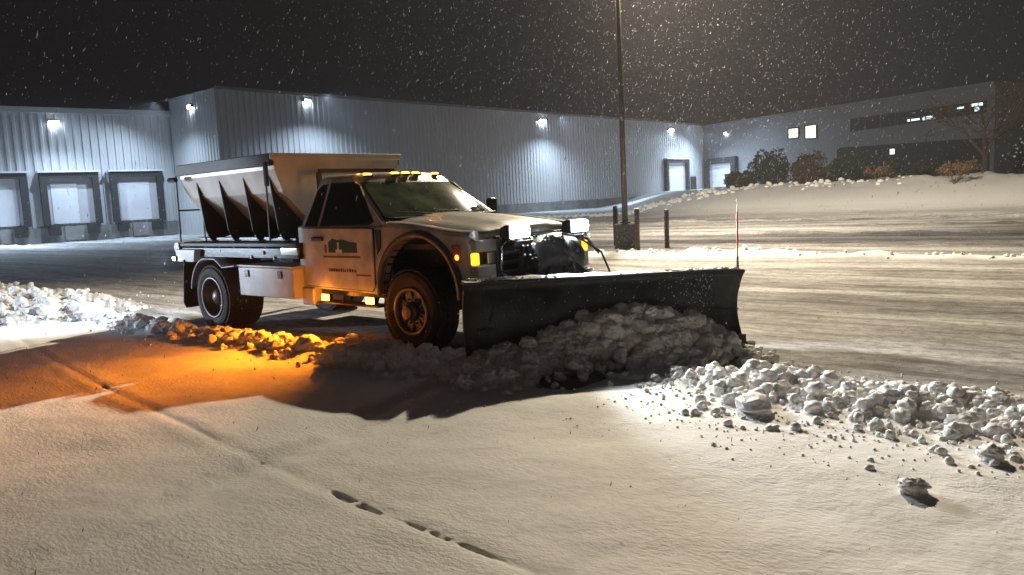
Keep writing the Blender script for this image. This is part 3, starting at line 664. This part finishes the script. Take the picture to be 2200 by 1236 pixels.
for y in (-.51, .51):
    pl_ = MB(); pl_.bar((1.12, y, 1.14), (1.10, y, 1.22), .03)
    pl_.prism([(.98, 1.215), (1.02, 1.195), (1.10, 1.188), (1.12, 1.188), (1.12, 1.332), (1.06, 1.335), (1.0, 1.31)], lambda x, z: (x, y-.15, z), lambda x, z: (x, y+.15, z))
    lo = pl_.build('plow_light', M_BLACK, T, .015)
    MB().prism([(1.121, 1.194), (1.121, 1.328), (1.150, 1.318), (1.162, 1.26), (1.150, 1.204)], lambda x, z: (x, y-.14, z), lambda x, z: (x, y+.14, z)).build('light_lens', E_PLOW, lo, .008)
    spot('plow_beam', t2w(1.21, y, 1.26), t2w(6.0, y-.55, .0), 560 if y < 0 else 400, WHITE, 66, .45, .05)
# moldboard: curved section swept along the blade line, wings turned forward at the ends
def bpt(t, q=0): p = BA+bd*2.72*t+bn*q; return p
plan = [bpt(-.02, .10), bpt(.03, .04), bpt(.09, 0), bpt(.3, 0), bpt(.5, 0), bpt(.7, 0), bpt(.9, 0), bpt(.965, .03), bpt(1.0, .07)]
def section(i, k_):   # k_ 0..1 up the face
    z = .04+(.80-.07*i/(len(plan)-1))*k_; q = .16-.50*k_*(1-k_)*1.25-.02*k_; return q, z
vs = []; fs = []; NK = 12
for i, p in enumerate(plan):
    for k_ in range(NK+1):
        q, z = section(i, k_/NK); P_ = p+bn*q; vs.append((P_[0], P_[1], z))
for i in range(len(plan)-1):
    for k_ in range(NK): a = i*(NK+1)+k_; fs.append((a, a+1, a+NK+2, a+NK+1))
M_BLADE = mat('scuffed_blade', (.055, .053, .05), .5, .2, var=.8, vscale=3.5, bump=.4, bscale=30)
bl = MB().add(vs, fs).build('plow_blade', M_BLADE, T, smooth=True); sm = bl.modifiers.new('s', 'SOLIDIFY'); sm.thickness = .03; sm.offset = 0
def along(i0, i1, q0, q1, z0, z1, name, m, bev=.006, rise=0):
    b_ = MB(); L_ = plan[i0:i1+1]; vs = []; fs = []
    for j, p in enumerate(L_):
        zz = -.07*(i0+j)/(len(plan)-1)*rise
        for q, z in ((q0, z0), (q1, z0), (q1, z1), (q0, z1)): P_ = p+bn*q; vs.append((P_[0], P_[1], z+zz))
    for j in range(len(L_)-1):
        for k_ in range(4): fs.append((j*4+k_, j*4+(k_+1) % 4, (j+1)*4+(k_+1) % 4, (j+1)*4+k_))
    fs += [(0, 1, 2, 3), tuple(len(vs)-4+x for x in (3, 2, 1, 0))]
    return b_.add(vs, fs).build(name, m, bl, bev)
along(0, 8, -.02, .17, .835, .868, 'top_lip', M_DARK, .006, 1)
along(0, 8, .13, .17, .02, .16, 'cutting_edge', M_DARK, .004)
along(2, 7, -.10, -.04, .30, .36, 'rear_brace', M_BLACK); along(2, 7, -.10, -.04, .60, .66, 'rear_brace', M_BLACK)
# snow lying on the top lip
its = []
for a in range(420):
    t = random.uniform(.0, 1.0); q = random.uniform(.04, .15); p = bpt(t, q+.02*(t < .05)); zz = .868-.07*t; its.append((p[0], p[1], zz+.002, random.uniform(.008, .02)*(1.3 if t > .7 else 1)))
so = scatter('lip_snow', its); so.parent = bl; so['kind'] = 'stuff'
vs, fs = grid(lambda u, v: (*(bpt(.13+.80*(u+1)/2, -.02+.19*v)), .866-.07*(.13+.80*(u+1)/2)+.022*math.sin(v*3.1)*(1+.25*math.sin(u*23))), 60, 4)
so = MB().add(vs, fs).build('lip_snow_layer', M_SNOW, bl, smooth=True)
for t in (.04, .96):
    rbs = MB()
    for j in range(4):
        p0 = bpt(t-.035+.025*j, .07); p1 = bpt(t-.035+.025*j+.012, .03)
    rb_ = MB()
    for j in range(4):
        a_ = bpt(t-.05+.028*j, .015); b_ = bpt(t-.03+.028*j, .05)
        rb_.tube([(a_[0], a_[1], .42), (b_[0], b_[1], .62)], .006, 5)
    c_ = bpt(t-.055, .06); d_ = bpt(t+.045, .06); rb_.tube([(c_[0], c_[1], .40), (d_[0], d_[1], .39)], .007, 5)
    rb_.build('wing_rib', M_GREY, bl)
# blade guide rod
p = bpt(.998, .1); B_ = (p[0], p[1])
st_ = MB().tube([(B_[0], B_[1], .78), (B_[0], B_[1], .92)], [.014, .010], 8).build('blade_guide', M_BLACK, bl)
MB().tube([(B_[0], B_[1], .92), (B_[0]+.0, B_[1], 1.03)], .010, 8).build('yellow_band', mat('guide_yellow', (.75, .55, .05), .5), st_)
MB().tube([(B_[0], B_[1], 1.03), (B_[0], B_[1], 1.36)], .010, 8).build('red_rod', mat('guide_red', (.55, .008, .01), .4), st_)
MB().tube([(B_[0], B_[1], 1.34), (B_[0], B_[1], 1.50)], .0035, 6).build('rod_tip', mat('guide_tip', (.4, .42, .38), .4), st_)
its = []
for a in range(240):
    t = 1-abs(random.gauss(0, .17)) if random.random() < .6 else random.random(); t = min(.99, max(.02, t)); k_ = random.uniform(.25, .98)**.6; q, z = section(t*8, k_); P_ = bpt(t, q+.012); its.append((P_[0], P_[1], z, random.uniform(.003, .010)))
so = scatter('face_snow', its); so.parent = bl; so['kind'] = 'stuff'
# snow caught on the plow gear
its = []
for a in range(130):
    u_ = random.random(); its.append((1.12+random.uniform(-.05, .22), random.uniform(-.55, .6), random.choice((1.175, 1.13, .80, .64, 1.0))+random.uniform(-.02, .03), random.uniform(.006, .018)))
so = scatter('gear_snow', its); so.parent = mount; so['kind'] = 'stuff'

# ================================================================== WAREHOUSES
def wallpack(host, p, nrm, power, cool=COOL, size=.34, angle=150):
    n_ = Vector(nrm); e = MB(); t_ = n_.cross(Vector((0, 0, 1))); p = Vector(p)
    e.bar(p-t_*size/2+n_*.12, p+t_*size/2+n_*.12, .22, .20); o = e.build('wall_lamp', M_GREY, host, .02)
    l_ = MB(); l_.bar(p-t_*size*.42+n_*.14+Vector((0, 0, -.13)), p+t_*size*.42+n_*.14+Vector((0, 0, -.13)), .22, .06); l_.bar(p-t_*size*.42+n_*.245+Vector((0, 0, -.03)), p+t_*size*.42+n_*.245+Vector((0, 0, -.03)), .03, .20); l_.build('lamp_lens', E_COOL, o)
    q = p+n_*2.6+Vector((0, 0, .2)); s_ = spot('wall_lamp_light', q, q+Vector((0, 0, -5))+n_*2.0, power, cool, angle, 1, .12); return o
def corr_wall(name, a, b, z0, z1, m, parent, pitch=.42, dep=.07, nrm=None):
    a = Vector(a); b = Vector(b); d = (b-a); Ln = d.length; d.normalize(); n_ = Vector(nrm); vs = []; k = int(Ln/pitch)
    prof = []
    for i in range(k+1):
        s0 = i*pitch; prof += [(s0, 0), (s0+pitch*.5, 0), (s0+pitch*.58, dep), (s0+pitch*.88, dep)]
    prof = [(s_, o_) for s_, o_ in prof if s_ <= Ln]+[(Ln, 0)]
    e = MB()
    for s_, o_ in prof: p = a+d*s_+n_*o_; vs += [(p.x, p.y, z0), (p.x, p.y, z1)]
    e.add(vs, [(2*i, 2*i+2, 2*i+3, 2*i+1) for i in range(len(prof)-1)]); return e.build(name, m, parent)
# wall lines
D0 = 56.0; a0 = g(0, D0); a1 = g(384, D0*1.14); ZDOCK = zat(190, 234, D0*1.07)
dA = (a1-a0).normalized(); a00 = a0-dA*22; nA = Vector((dA.y, -dA.x, 0))
def onA(px):
    d = ray(px, hz(px)); o = a0; t = (o.x*dA.y-o.y*dA.x)/(d.x*dA.y-d.y*dA.x); return Vector((d.x*t, d.y*t, 0))
c0 = g(484, 57.9); c1 = g(1512, 113.5); dB = (c1-c0).normalized(); nB = Vector((dB.y, -dB.x, 0)); ZM = zat(484, 187, 57.9)
def onB(px):
    d = ray(px, hz(px)); t = (c0.x*dB.y-c0.y*dB.x)/(d.x*dB.y-d.y*dB.x); return Vector((d.x*t, d.y*t, 0))
e1 = g(2135, 76.0); dC = (e1-c1).normalized(); nC = Vector((dC.y, -dC.x, 0))
def onC(px):
    d = ray(px, hz(px)); t = (c1.x*dC.y-c1.y*dC.x)/(d.x*dC.y-d.y*dC.x); return Vector((d.x*t, d.y*t, 0))
def zl(fn, px, py): P_ = fn(px); return zat(px, py, P_.y)
# -- loading dock wing
W1 = empty('dock_warehouse', a1); tag(W1, 'pale ribbed loading dock building at far left with three dock doors', 'warehouse')
def rel(o, host): o.parent = host; o.matrix_parent_inverse = Matrix.Translation(-host.location); return o
class HB(MB):   # builds in world space, then hangs under a host Empty
    pass
def hb(mb, name, m, host, root, bevel=0):
    o = mb.build(name, m, None, bevel); o.parent = host
    o.matrix_parent_inverse = Matrix.Translation(-root.location) if host == root else Matrix.Identity(4)
    if host != root: o.location = (0, 0, 0)
    return o
_build = MB.build
def wbuild(s, name, m, parent=None, bevel=0, smooth=False, seg=2):
    # vertices given in world space; shifted so that they sit right under an Empty root
    root = parent
    while root is not None and root.parent is not None: root = root.parent
    if root is not None and root.type == 'EMPTY':
        s.v = [(v[0]-root.location.x, v[1]-root.location.y, v[2]-root.location.z) for v in s.v]
    return _build(s, name, m, parent, bevel, smooth, seg)
MB.build = wbuild
ZC = 1.15
corr_wall('wall', a00, a1, ZC, ZDOCK-.35, M_SIDING, W1, .55, .09, nA)
e = MB(); e.bar(a00+nA*.10+Vector((0, 0, ZDOCK-.18)), a1+nA*.10+Vector((0, 0, ZDOCK-.18)), .34, .40); e.build('roof_trim', M_SIDING, W1)
e = MB(); e.bar(a00+nA*.12+Vector((0, 0, ZC/2)), a1+nA*.12+Vector((0, 0, ZC/2)), .25, ZC); e.build('concrete_base', M_CONC, W1)
e = MB(); q0 = a00-nA*12; q1 = a1-nA*12; e.add([a00+Vector((0, 0, ZDOCK-.02)), a1+Vector((0, 0, ZDOCK-.02)), q1+Vector((0, 0, ZDOCK-.02)), q0+Vector((0, 0, ZDOCK-.02))], [(0, 1, 2, 3)]); e.build('roof', M_SIDING2, W1)
def dock_door(host, fn, d_, n_, px0, px1, zt, zb, inner, side=.42, canopy=True):
    pa, pb = fn(px0), fn(px1); Zv = lambda z: Vector((0, 0, z)); n0 = n_*.20
    fr_ = MB(); fr_.bar(pa+n0+Zv((zt+zb)/2)+d_*side/2, pa+n0+Zv((zt+zb)/2)+d_*side/2+Zv(.001), .1)
    fr_ = MB()
    def slab(p, q, z0, z1, o0, o1, B=None):
        B = B or fr_; P_ = [p+n_*o0, q+n_*o0, q+n_*o1, p+n_*o1]; B.add([v+Zv(z0) for v in P_]+[v+Zv(z1) for v in P_], [(0, 1, 2, 3), (4, 5, 6, 7), (0, 1, 5, 4), (1, 2, 6, 5), (2, 3, 7, 6), (3, 0, 4, 7)]); return B
    slab(pa, pa+d_*side, zb-.1, zt, .13, .62); slab(pb-d_*side, pb, zb-.1, zt, .13, .62); slab(pa+d_*side, pb-d_*side, zt-side*.9, zt, .13, .62)
    o = fr_.build('dock_door', M_SEAL, host)
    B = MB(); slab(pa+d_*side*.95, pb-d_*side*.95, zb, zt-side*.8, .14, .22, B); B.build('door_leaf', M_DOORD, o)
    B = MB(); L_ = (pb-pa).length; slab(pa+d_*L_*inner[0], pa+d_*L_*inner[1], zb+.03, zb+(zt-zb)*inner[2], .223, .26, B); B.build('door_lit_part', M_DOORW, o)  # paler slab on the leaf: its lit part, put into the colour
    if canopy: B = MB(); slab(pa-d_*.12, pb+d_*.12, zt+.002, zt+.13, .13, .75, B); B.build('canopy', M_DOORW, o)
    return o, slab
ztop = zl(onA, 150, 371); zbot = 1.35
for px0, px1, inner in ((-52, 64, (.16, .80, .90)), (92, 217, (.18, .62, .80)), (242, 352, (.16, .74, .80))):
    o, slab = dock_door(W1, onA, dA, nA, px0, px1, ztop, zbot, inner)
    pa, pb = onA(px0), onA(px1)
    for q in (pa+dA*.25, pb-dA*1.05):
        B = MB(); slab(q, q+dA*.8, .55, 1.28, .25, .55, B); B.build('dock_bumper', M_SEAL, o, .03)
    B = MB(); slab(pa+dA*1.3, pb-dA*1.3, .15, 1.18, .25, .33, B); B.build('leveler_plate', M_CONC, o)
wallpack(W1, onA(138)+Vector((0, 0, zl(onA, 138, 262))), nA, 6000, size=.8)
wallpack(W1, onA(-160)+Vector((0, 0, zl(onA, 138, 262))), nA, 9000)
# -- main hall
W2 = empty('main_warehouse', c0); tag(W2, 'tall long grey ribbed warehouse behind the truck with bright lamps along its eave', 'warehouse')
ret = a1-nA*.02
corr_wall('side_wall', a1+nA*.05, c0, 0, ZM, M_SIDING, W2, .5, .05, tuple(Vector(((c0-a1).y, -(c0-a1).x, 0)).normalized()))
corr_wall('wall', c0, c1, 1.0, ZM, M_SIDING, W2, .5, .055, nB)
e = MB(); e.bar(c0+nB*.06+Vector((0, 0, .5)), c1+nB*.06+Vector((0, 0, .5)), .2, 1.0); e.build('concrete_base', M_CONC, W2)
e = MB(); e.bar(c0+nB*.08+Vector((0, 0, ZM)), c1+nB*.08+Vector((0, 0, ZM)), .26, .22); e.build('roof_trim', M_SIDING2, W2)
e = MB(); cc = c0-nB*30; e.add([c0+Vector((0, 0, ZM)), c1+Vector((0, 0, ZM)), c1-nB*30+Vector((0, 0, ZM)), cc+Vector((0, 0, ZM)), a1+Vector((0, 0, ZM))], [(0, 1, 2, 3)]); e.build('roof', M_SIDING2, W2)
e = MB(); P_ = onB(1206)+nB*.16; e.bar(P_+Vector((0, 0, .4)), P_+Vector((0, 0, ZM-.3)), .16, .16); e.build('downpipe', M_SIDING2, W2)
nS = Vector(((c0-a1).y, -(c0-a1).x, 0)).normalized()
pS = a1.lerp(c0, .52); wallpack(W2, pS+Vector((0, 0, zat(430, 228, pS.y))), nS, 6000, size=.6)
for px, py, pw in ((675, 216, 9000), (1170, 259, 11500), (1443, 279, 7500)):
    wallpack(W2, onB(px)+Vector((0, 0, zl(onB, px, py))), nB, pw, size=.6+.7*(px > 1000))
dock_door(W2, onB, dB, nB, 1426, 1474, zl(onB, 1450, 343), .25, (.10, .80, .96), .5)
B = MB(); P_ = onB(1483); Q_ = onB(1494); B.bar(P_+nB*.12+Vector((0, 0, 1.9)), Q_+nB*.12+Vector((0, 0, 1.9)), .1, 2.9); B.build('entry_door', M_SEAL, W2)
# -- right hand hall
ZR0 = zat(1530, 268, 112.0); ZR1 = zat(2040, 190, onC(2040).y)
W3 = empty('office_warehouse', c1); tag(W3, 'dim grey building at right with a dark window strip and two lit windows', 'office building')
Vz = lambda z: Vector((0, 0, z))
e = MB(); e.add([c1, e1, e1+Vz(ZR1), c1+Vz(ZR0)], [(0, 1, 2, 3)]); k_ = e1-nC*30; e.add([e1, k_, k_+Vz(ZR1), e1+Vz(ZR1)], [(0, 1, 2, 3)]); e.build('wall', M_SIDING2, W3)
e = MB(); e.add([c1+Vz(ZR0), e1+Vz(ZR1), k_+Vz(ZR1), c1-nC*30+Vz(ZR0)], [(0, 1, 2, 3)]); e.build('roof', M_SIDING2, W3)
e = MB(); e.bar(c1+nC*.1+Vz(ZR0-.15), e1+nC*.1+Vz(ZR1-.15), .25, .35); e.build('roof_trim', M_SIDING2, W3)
def rectC(pxa, pxb, pya_t, pya_b, pyb_t, pyb_b, name, m, host, o0=.02, o1=.08):
    pa, pb = onC(pxa), onC(pxb); z = [zat(pxa, pya_t, pa.y), zat(pxa, pya_b, pa.y), zat(pxb, pyb_t, pb.y), zat(pxb, pyb_b, pb.y)]
    e = MB(); vs = [pa+nC*o+Vz(zz) for o in (o0, o1) for zz in (z[0], z[1])]+[pb+nC*o+Vz(zz) for o in (o0, o1) for zz in (z[2], z[3])]
    e.add(vs, [(0, 1, 3, 2), (4, 6, 7, 5), (2, 3, 7, 6), (0, 2, 6, 4), (1, 5, 7, 3)]); return e.build(name, m, host)
st = rectC(1828, 2118, 256, 284, 216, 242, 'strip_window', M_SEAL, W3, .02, .09)
for k in range(1, 9):
    px = 1828+290*k/9; yt = 256-40*k/9; yb = 284-42*k/9; rectC(px-1, px+1, yt, yb, yt, yb, 'mullion', M_GREY, st, .09, .15)
for a in ((1950, 1976, 257, 262, 254, 258), (1982, 2004, 252, 259, 248, 256), (2056, 2070, 231, 235, 229, 233), (2084, 2110, 224, 230, 220, 227), (2093, 2103, 232, 240, 230, 238)):
    rectC(*a, 'lit_ceiling_lamps', E_WINC, st, .09, .10)
for a in ((1697, 1716, 278, 297, 276, 295), (1733, 1754, 272, 297, 269, 296)):
    f_ = rectC(a[0]-3, a[1]+3, a[2]-3, a[3]+3, a[4]-3, a[5]+3, 'lit_window', M_SEAL, W3, .02, .08); rectC(*a, 'pane', E_WIN, f_, .08, .10)
f_ = rectC(1697, 1716, 288, 289.5, 286.5, 288, 'sill_bar', M_SEAL, W3, .10, .13)
rectC(1800, 2125, 318, 396, 296, 396, 'ground_floor_glazing', M_SEAL, W3, .02, .10)
dock_door(W3, onC, dC, nC, 1519, 1587, zl(onC, 1550, 339), zl(onC, 1550, 402), (.24, .80, .86), .9, False)
wallpack(W3, onC(1563)+Vz(zl(onC, 1563, 286)), nC, 4800, size=.5)
lmp = MB(); P_ = onC(1937)+nC*1.5; zc_ = zat(1937, 325, P_.y); lmp.bar(P_+Vz(zc_-.28), P_+Vz(zc_+.28), .34, .34); lmp.build('porch_lamp', E_WINC, W3)
MB.build = _build

# ================================================================== LAMP POLE, POSTS
pb_ = g(1341, 22.5)
Pp = empty('light_pole', pb_); tag(Pp, 'tall grey lamp pole standing on a dark square block beyond the truck', 'lamp pole')
MB().tube([(0, 0, .6), (0, 0, 4), (0, 0, 10.05)], [.085, .072, .055], 14).build('pole', M_POLE, Pp, smooth=True)
MB().prism([(-.29, 0), (.29, 0), (.28, .72), (-.28, .72)], lambda x, z: (x, -.29, z), lambda x, z: (x, .29, z)).build('pole_base', mat('snowy_rock_concrete', (.10, .095, .09), .9, var=.7, vscale=14, bump=1), Pp, .03)
MB().box(-.14, .14, -.14, .14, .74, .78).build('base_plate', M_POLE, Pp, .01)
arm = LAMP-Vector((pb_.x, pb_.y, 0)); MB().tube([(0, 0, 10.0), (arm.x*.5, arm.y*.5, 10.25), (arm.x*.9, arm.y*.9, 10.32)], .03, 8).build('arm', M_POLE, Pp)
hd_ = MB().box(arm.x-.2, arm.x+.2, arm.y-.12, arm.y+.4, 10.28, 10.4).build('lamp_head', M_GREY, Pp, .03)
MB().box(arm.x-.15, arm.x+.15, arm.y-.08, arm.y+.35, 10.265, 10.279).build('lamp_lens', emit('street_lamp_glow', (1, .85, .6), 40), hd_)
def post(px, py, D, hgt, wid, label, lean=0):
    p = g(px, D); o = empty('wooden_post', p, random.random()); tag(o, label, 'post', 'wooden posts around the lamp pole'); o.rotation_euler.x = lean
    MB().tube([(0, 0, -.1), (0, 0, hgt*.5), (0.01, 0, hgt)], [wid, wid*.95, wid*.92], 10).build('post_shaft', M_WOOD, o, .01)
    it = [(random.uniform(-.4, .4)*wid, random.uniform(-.4, .4)*wid, hgt+.005, random.uniform(.2, .4)*wid) for _ in range(9)]
    c_ = scatter('snow_cap', it); c_.parent = o; return o
post(1366, 545, 20.6, 1.16, .072, 'dark wooden post just right of the lamp pole, nearest the camera')
post(1430, 533, 22.0, 1.06, .068, 'wooden post standing alone well right of the lamp pole')
post(1320, 505, 24.0, 1.2, .075, 'thin wooden post close on the left of the lamp pole')
post(1251, 540, 22.4, .80, .055, 'short wooden post left of the pole, behind the right plow light')

# ================================================================== PLANTS
def leaf_cloud(name, pts, size, m, parent, up=.2):
    n = len(pts); P_ = np.array(pts); a = RNG.normal(size=(n, 3)); a /= np.linalg.norm(a, axis=1)[:, None]; b_ = np.cross(a, RNG.normal(size=(n, 3))); b_ /= np.linalg.norm(b_, axis=1)[:, None]
    s = size*RNG.uniform(.5, 1.4, n)[:, None]; V = np.stack([P_-a*s-b_*s*.35, P_+a*s-b_*s*.3, P_+a*s*.7+b_*s*.4, P_-a*s*.7+b_*s*.4], 1).reshape(-1, 3)
    o = np_mesh(name, V, np.arange(n*4).reshape(-1, 4), m, False); o.parent = parent; return o
def conifer(px, D, hgt, rad, label, m=None, n=2600, cat='shrub', name='evergreen_shrub', z=None, pw=.8):
    p = g(px, D); zz = gz(p.x, p.y) if z is None else z; o = empty(name, (p.x, p.y, zz-.03)); tag(o, label, cat, 'dark shrubs on the bank before the building')
    pts = []
    ph = random.uniform(0, 6.28); cl = [(random.uniform(0, 6.28), random.random()) for _ in range(70)]
    for _ in range(n):
        a, t = random.choice(cl); a += random.gauss(0, .22); t = min(1, max(0, t+random.gauss(0, .05)))
        r = rad*1.12*(1-t**4)**.5*pw*(.5+.55*random.random())*(1+.25*math.sin(a*3+t*7+ph)+.12*math.sin(a*7)); pts.append((r*math.cos(a), r*math.sin(a), .05+t*hgt*(.86+.14*math.sin(a*2+ph)+.10*math.sin(a*5+ph*2))))
    leaf_cloud('foliage', pts, .10, m or M_LEAFD, o); MB().tube([(0, 0, 0), (0, 0, hgt*.8)], [.06, .02], 6).build('trunk', M_BARK, o); return o
def top_h(px, py, D, zz): return zat(px, py, D)-zz
for px, py, D, rad, lb, m in ((1636, 328, 58, .95, 'left of the pair of dense dark evergreen shrubs nearest the dock door', M_LEAFD), (1668, 324, 57.5, .95, 'tall dense dark evergreen shrub with a rounded top just left of the two lit windows', M_LEAFD),
                         (1722, 334, 55, .7, 'narrow reddish brown evergreen below the left lit window', M_LEAFB), (1748, 330, 54.6, 1.05, 'broad reddish brown evergreen below the right lit window', M_LEAFB),
                         (1798, 345, 53, .7, 'dark narrow shrub between the brown evergreens and the bare bush', M_LEAFD), (1840, 336, 52, 1.0, 'dark broad shrub in front of the ground floor glazing', M_LEAFD),
                         (1905, 352, 53, .9, 'low dark shrub behind the little bare bush', M_LEAFD), (1985, 350, 52, 1.3, 'low wide dark hedge bush left of the bare tree', M_LEAFD), (1578, 372, 62, .7, 'small dark bush beside the lit dock door at the left end of the bank', M_LEAFD), (1606, 366, 60, .6, 'small round dark bush between the dock door and the dense pair', M_LEAFD)):
    p = g(px, D); zz = gz(p.x, p.y); conifer(px, D, max(.8, top_h(px, py, D, zz)), rad, lb, m)
def branch(e, p, d, L_, r, lv, tw):
    q = p+d*L_; mid = (p+q)/2+Vector((random.uniform(-1, 1), random.uniform(-1, 1), random.uniform(-.3, .6)))*L_*.07
    e.tube([p, mid, q], [r, r*.85, r*.68], 5 if lv < 2 else 3, cap=False); tw.append(q)
    if lv <= 0: return
    for k in range(3 if lv > 1 else 4):
        a = Vector((random.gauss(0, 1), random.gauss(0, 1), random.gauss(.1, .6))).normalized(); branch(e, p.lerp(q, random.uniform(.45, 1)), (d+a*.75).normalized(), L_*random.uniform(.58, .8), r*.58, lv-1, tw)
def bare(px, D, base, L_, r, lv, label, name, cat, m=M_BARK, nst=1, grp=None):
    p = g(px, D); zz = gz(p.x, p.y); o = empty(name, (p.x, p.y, zz-.05)); tag(o, label, cat, grp)
    tr = MB(); 
    if base: tr.tube([(0, 0, 0), (.03, 0, base*.5), (0, .02, base)], [r*1.5, r*1.15, r], 8); tr.build('trunk', m, o)
    e = MB(); tw = []
    for k in range(5 if base else nst):
        a = 2*math.pi*k/(5 if base else nst)+random.uniform(-.4, .4); branch(e, Vector((0, 0, base*.95)), Vector((math.cos(a)*.6, math.sin(a)*.6, .9)).normalized(), L_, r*.62, lv, tw)
    e.build('crown' if base else 'twigs', m, o); return o, tw
random.seed(5)
bare(2115, 50, 1.35, 2.4, .15, 4, 'tall bare winter tree with a spreading crown at the right end of the bank', 'bare_tree', 'tree')
random.seed(8)
M_TWIG = mat('twig', (.22, .14, .07), .8, var=.4, vscale=9)
for px, py, D, nst, L_, lb in ((2050, 405, 40, 9, .62, 'scraggy leafy bare bush alone on the white slope, nearest of the bushes'), (1887, 390, 45, 7, .62, 'small tan bare bush on the slope edge below the strip window'), (2078, 388, 43, 6, .55, 'thin bare twigs right behind the scraggy bush')):
    o, tw = bare(px, D, 0, L_, .018, 2, lb, 'bare_bush', 'bush', M_TWIG, nst, 'bare bushes on the white slope')
    leaf_cloud('dry_leaves', [tuple(t+Vector([random.gauss(0, .03) for _ in range(3)])) for t in tw for _ in range(4)], .05, M_TWIG, o)
o = conifer(2215, 55, 2.6, 1.2, 'snow dusted spruce cut off by the right edge of the picture', M_LEAFD, 2600, 'tree', 'spruce_tree')
o['group'] = 'evergreen trees'
its = [(random.gauss(0, .6), random.gauss(0, .6)-.3, random.uniform(.6, 2.5), random.uniform(.03, .09)) for _ in range(120)]
c_ = scatter('snow_dusting', its); c_.parent = o; c_['kind'] = 'stuff'
# dark skip by the dock door
p = g(1590, 66); sk = empty('waste_container', (p.x, p.y, gz(p.x, p.y))); tag(sk, 'dark waste container with a small yellow mark near the lit dock door', 'container')
MB().prism([(-.95, 0), (.95, 0), (1.1, 1.1), (-1.1, 1.1)], lambda x, z: (x, -.7, z+.1), lambda x, z: (x, .7, z+.1)).build('container_body', M_DARK, sk, .02)
MB().prism([(-1.12, 0), (1.12, 0), (1.1, .06), (-1.1, .06)], lambda x, z: (x, -.73, z+1.202), lambda x, z: (x, .73, z+1.202)).build('lid', M_BLACK, sk)
MB().box(-.15, .15, -.80, -.75, .80, .95).build('yellow_mark', mat('mark_yellow', (.5, .42, .06), .6), sk)

# ================================================================== FALLING SNOW (real flakes in the air)
def flakes(n, rmin, rmax, sz, seed):
    rg = np.random.default_rng(seed); a = np.radians(rg.uniform(-52, 52, n)); d = (rg.uniform(rmin**3, rmax**3, n))**(1/3)
    z = EYE+d*np.tan(np.radians(rg.uniform(-24, 34, n))); P_ = np.stack([d*np.sin(a), d*np.cos(a), z], -1)
    keep = .22+.55*np.exp(-((P_[:, 0]-.16*P_[:, 1])/(.30*P_[:, 1]+1))**2)+.9*(fbm(P_[:, 0]*.5, P_[:, 2]*.8+P_[:, 1]*.3, 3, 50)-.5)
    P_ = P_[(z > .06) & (rg.random(n) < keep)]; n = len(P_)
    r = sz*rg.uniform(.5, 1.25, n)*(1+.3*(rg.random(n) > .9)); L_ = r*rg.uniform(1.5, 6.5, n)
    ax_ = np.stack([.33+rg.normal(0, .10, n), rg.normal(0, .15, n), np.ones(n)], -1); ax_ /= np.linalg.norm(ax_, axis=1)[:, None]
    s_ = np.cross(ax_, rg.normal(size=(n, 3))); s_ /= np.linalg.norm(s_, axis=1)[:, None]; t_ = np.cross(ax_, s_)
    A = ax_*L_[:, None]; S = s_*r[:, None]; U = t_*r[:, None]*.8
    V = np.stack([P_+A, P_-A, P_+S, P_-S, P_+U, P_-U], 1).reshape(-1, 3)
    f = np.array([[0, 2, 4], [0, 4, 3], [0, 3, 5], [0, 5, 2], [1, 4, 2], [1, 3, 4], [1, 5, 3], [1, 2, 5]]); F = (np.arange(n)[:, None, None]*6+f[None]).reshape(-1, 3); return V, F
m = bpy.data.materials.new('snowflake'); m.use_nodes = True; N = m.node_tree.nodes; L = m.node_tree.links
df = N.new('ShaderNodeBsdfDiffuse'); tl = N.new('ShaderNodeBsdfTranslucent'); mx = N.new('ShaderNodeMixShader')
df.inputs[0].default_value = (.62, .62, .66, 1); tl.inputs[0].default_value = (.62, .62, .66, 1); L.new(df.outputs[0], mx.inputs[1]); L.new(tl.outputs[0], mx.inputs[2]); L.new(mx.outputs[0], N['Material Output'].inputs[0])
v1, f1 = flakes(5200, 2.0, 8, .0021, 1); v2, f2 = flakes(32000, 7, 20, .0034, 2); v3, f3 = flakes(90000, 14, 34, .0058, 3)
fo = np_mesh('falling_snow', np.vstack([v1, v2, v3]), np.vstack([f1, f2+len(v1), f3+len(v1)+len(v2)]), m, True)
tag(fo, 'white snowflakes falling through the dark night air', 'snowfall', kind='stuff')

# ================================================================== THE AIR (fine snow haze)
hz_ = MB().box(-130, 130, -20, 185, -1.0, 22).build('haze', bpy.data.materials.new('snow_haze'))
hm = hz_.data.materials[0]; hm.use_nodes = True; N = hm.node_tree.nodes; N.remove(N['Principled BSDF']); pv = N.new('ShaderNodeVolumePrincipled')
pv.inputs['Color'].default_value = (.86, .86, .95, 1); pv.inputs['Density'].default_value = .0013; pv.inputs['Anisotropy'].default_value = .0
hm.node_tree.links.new(pv.outputs[0], N['Material Output'].inputs['Volume'])
tag(hz_, kind='stuff')
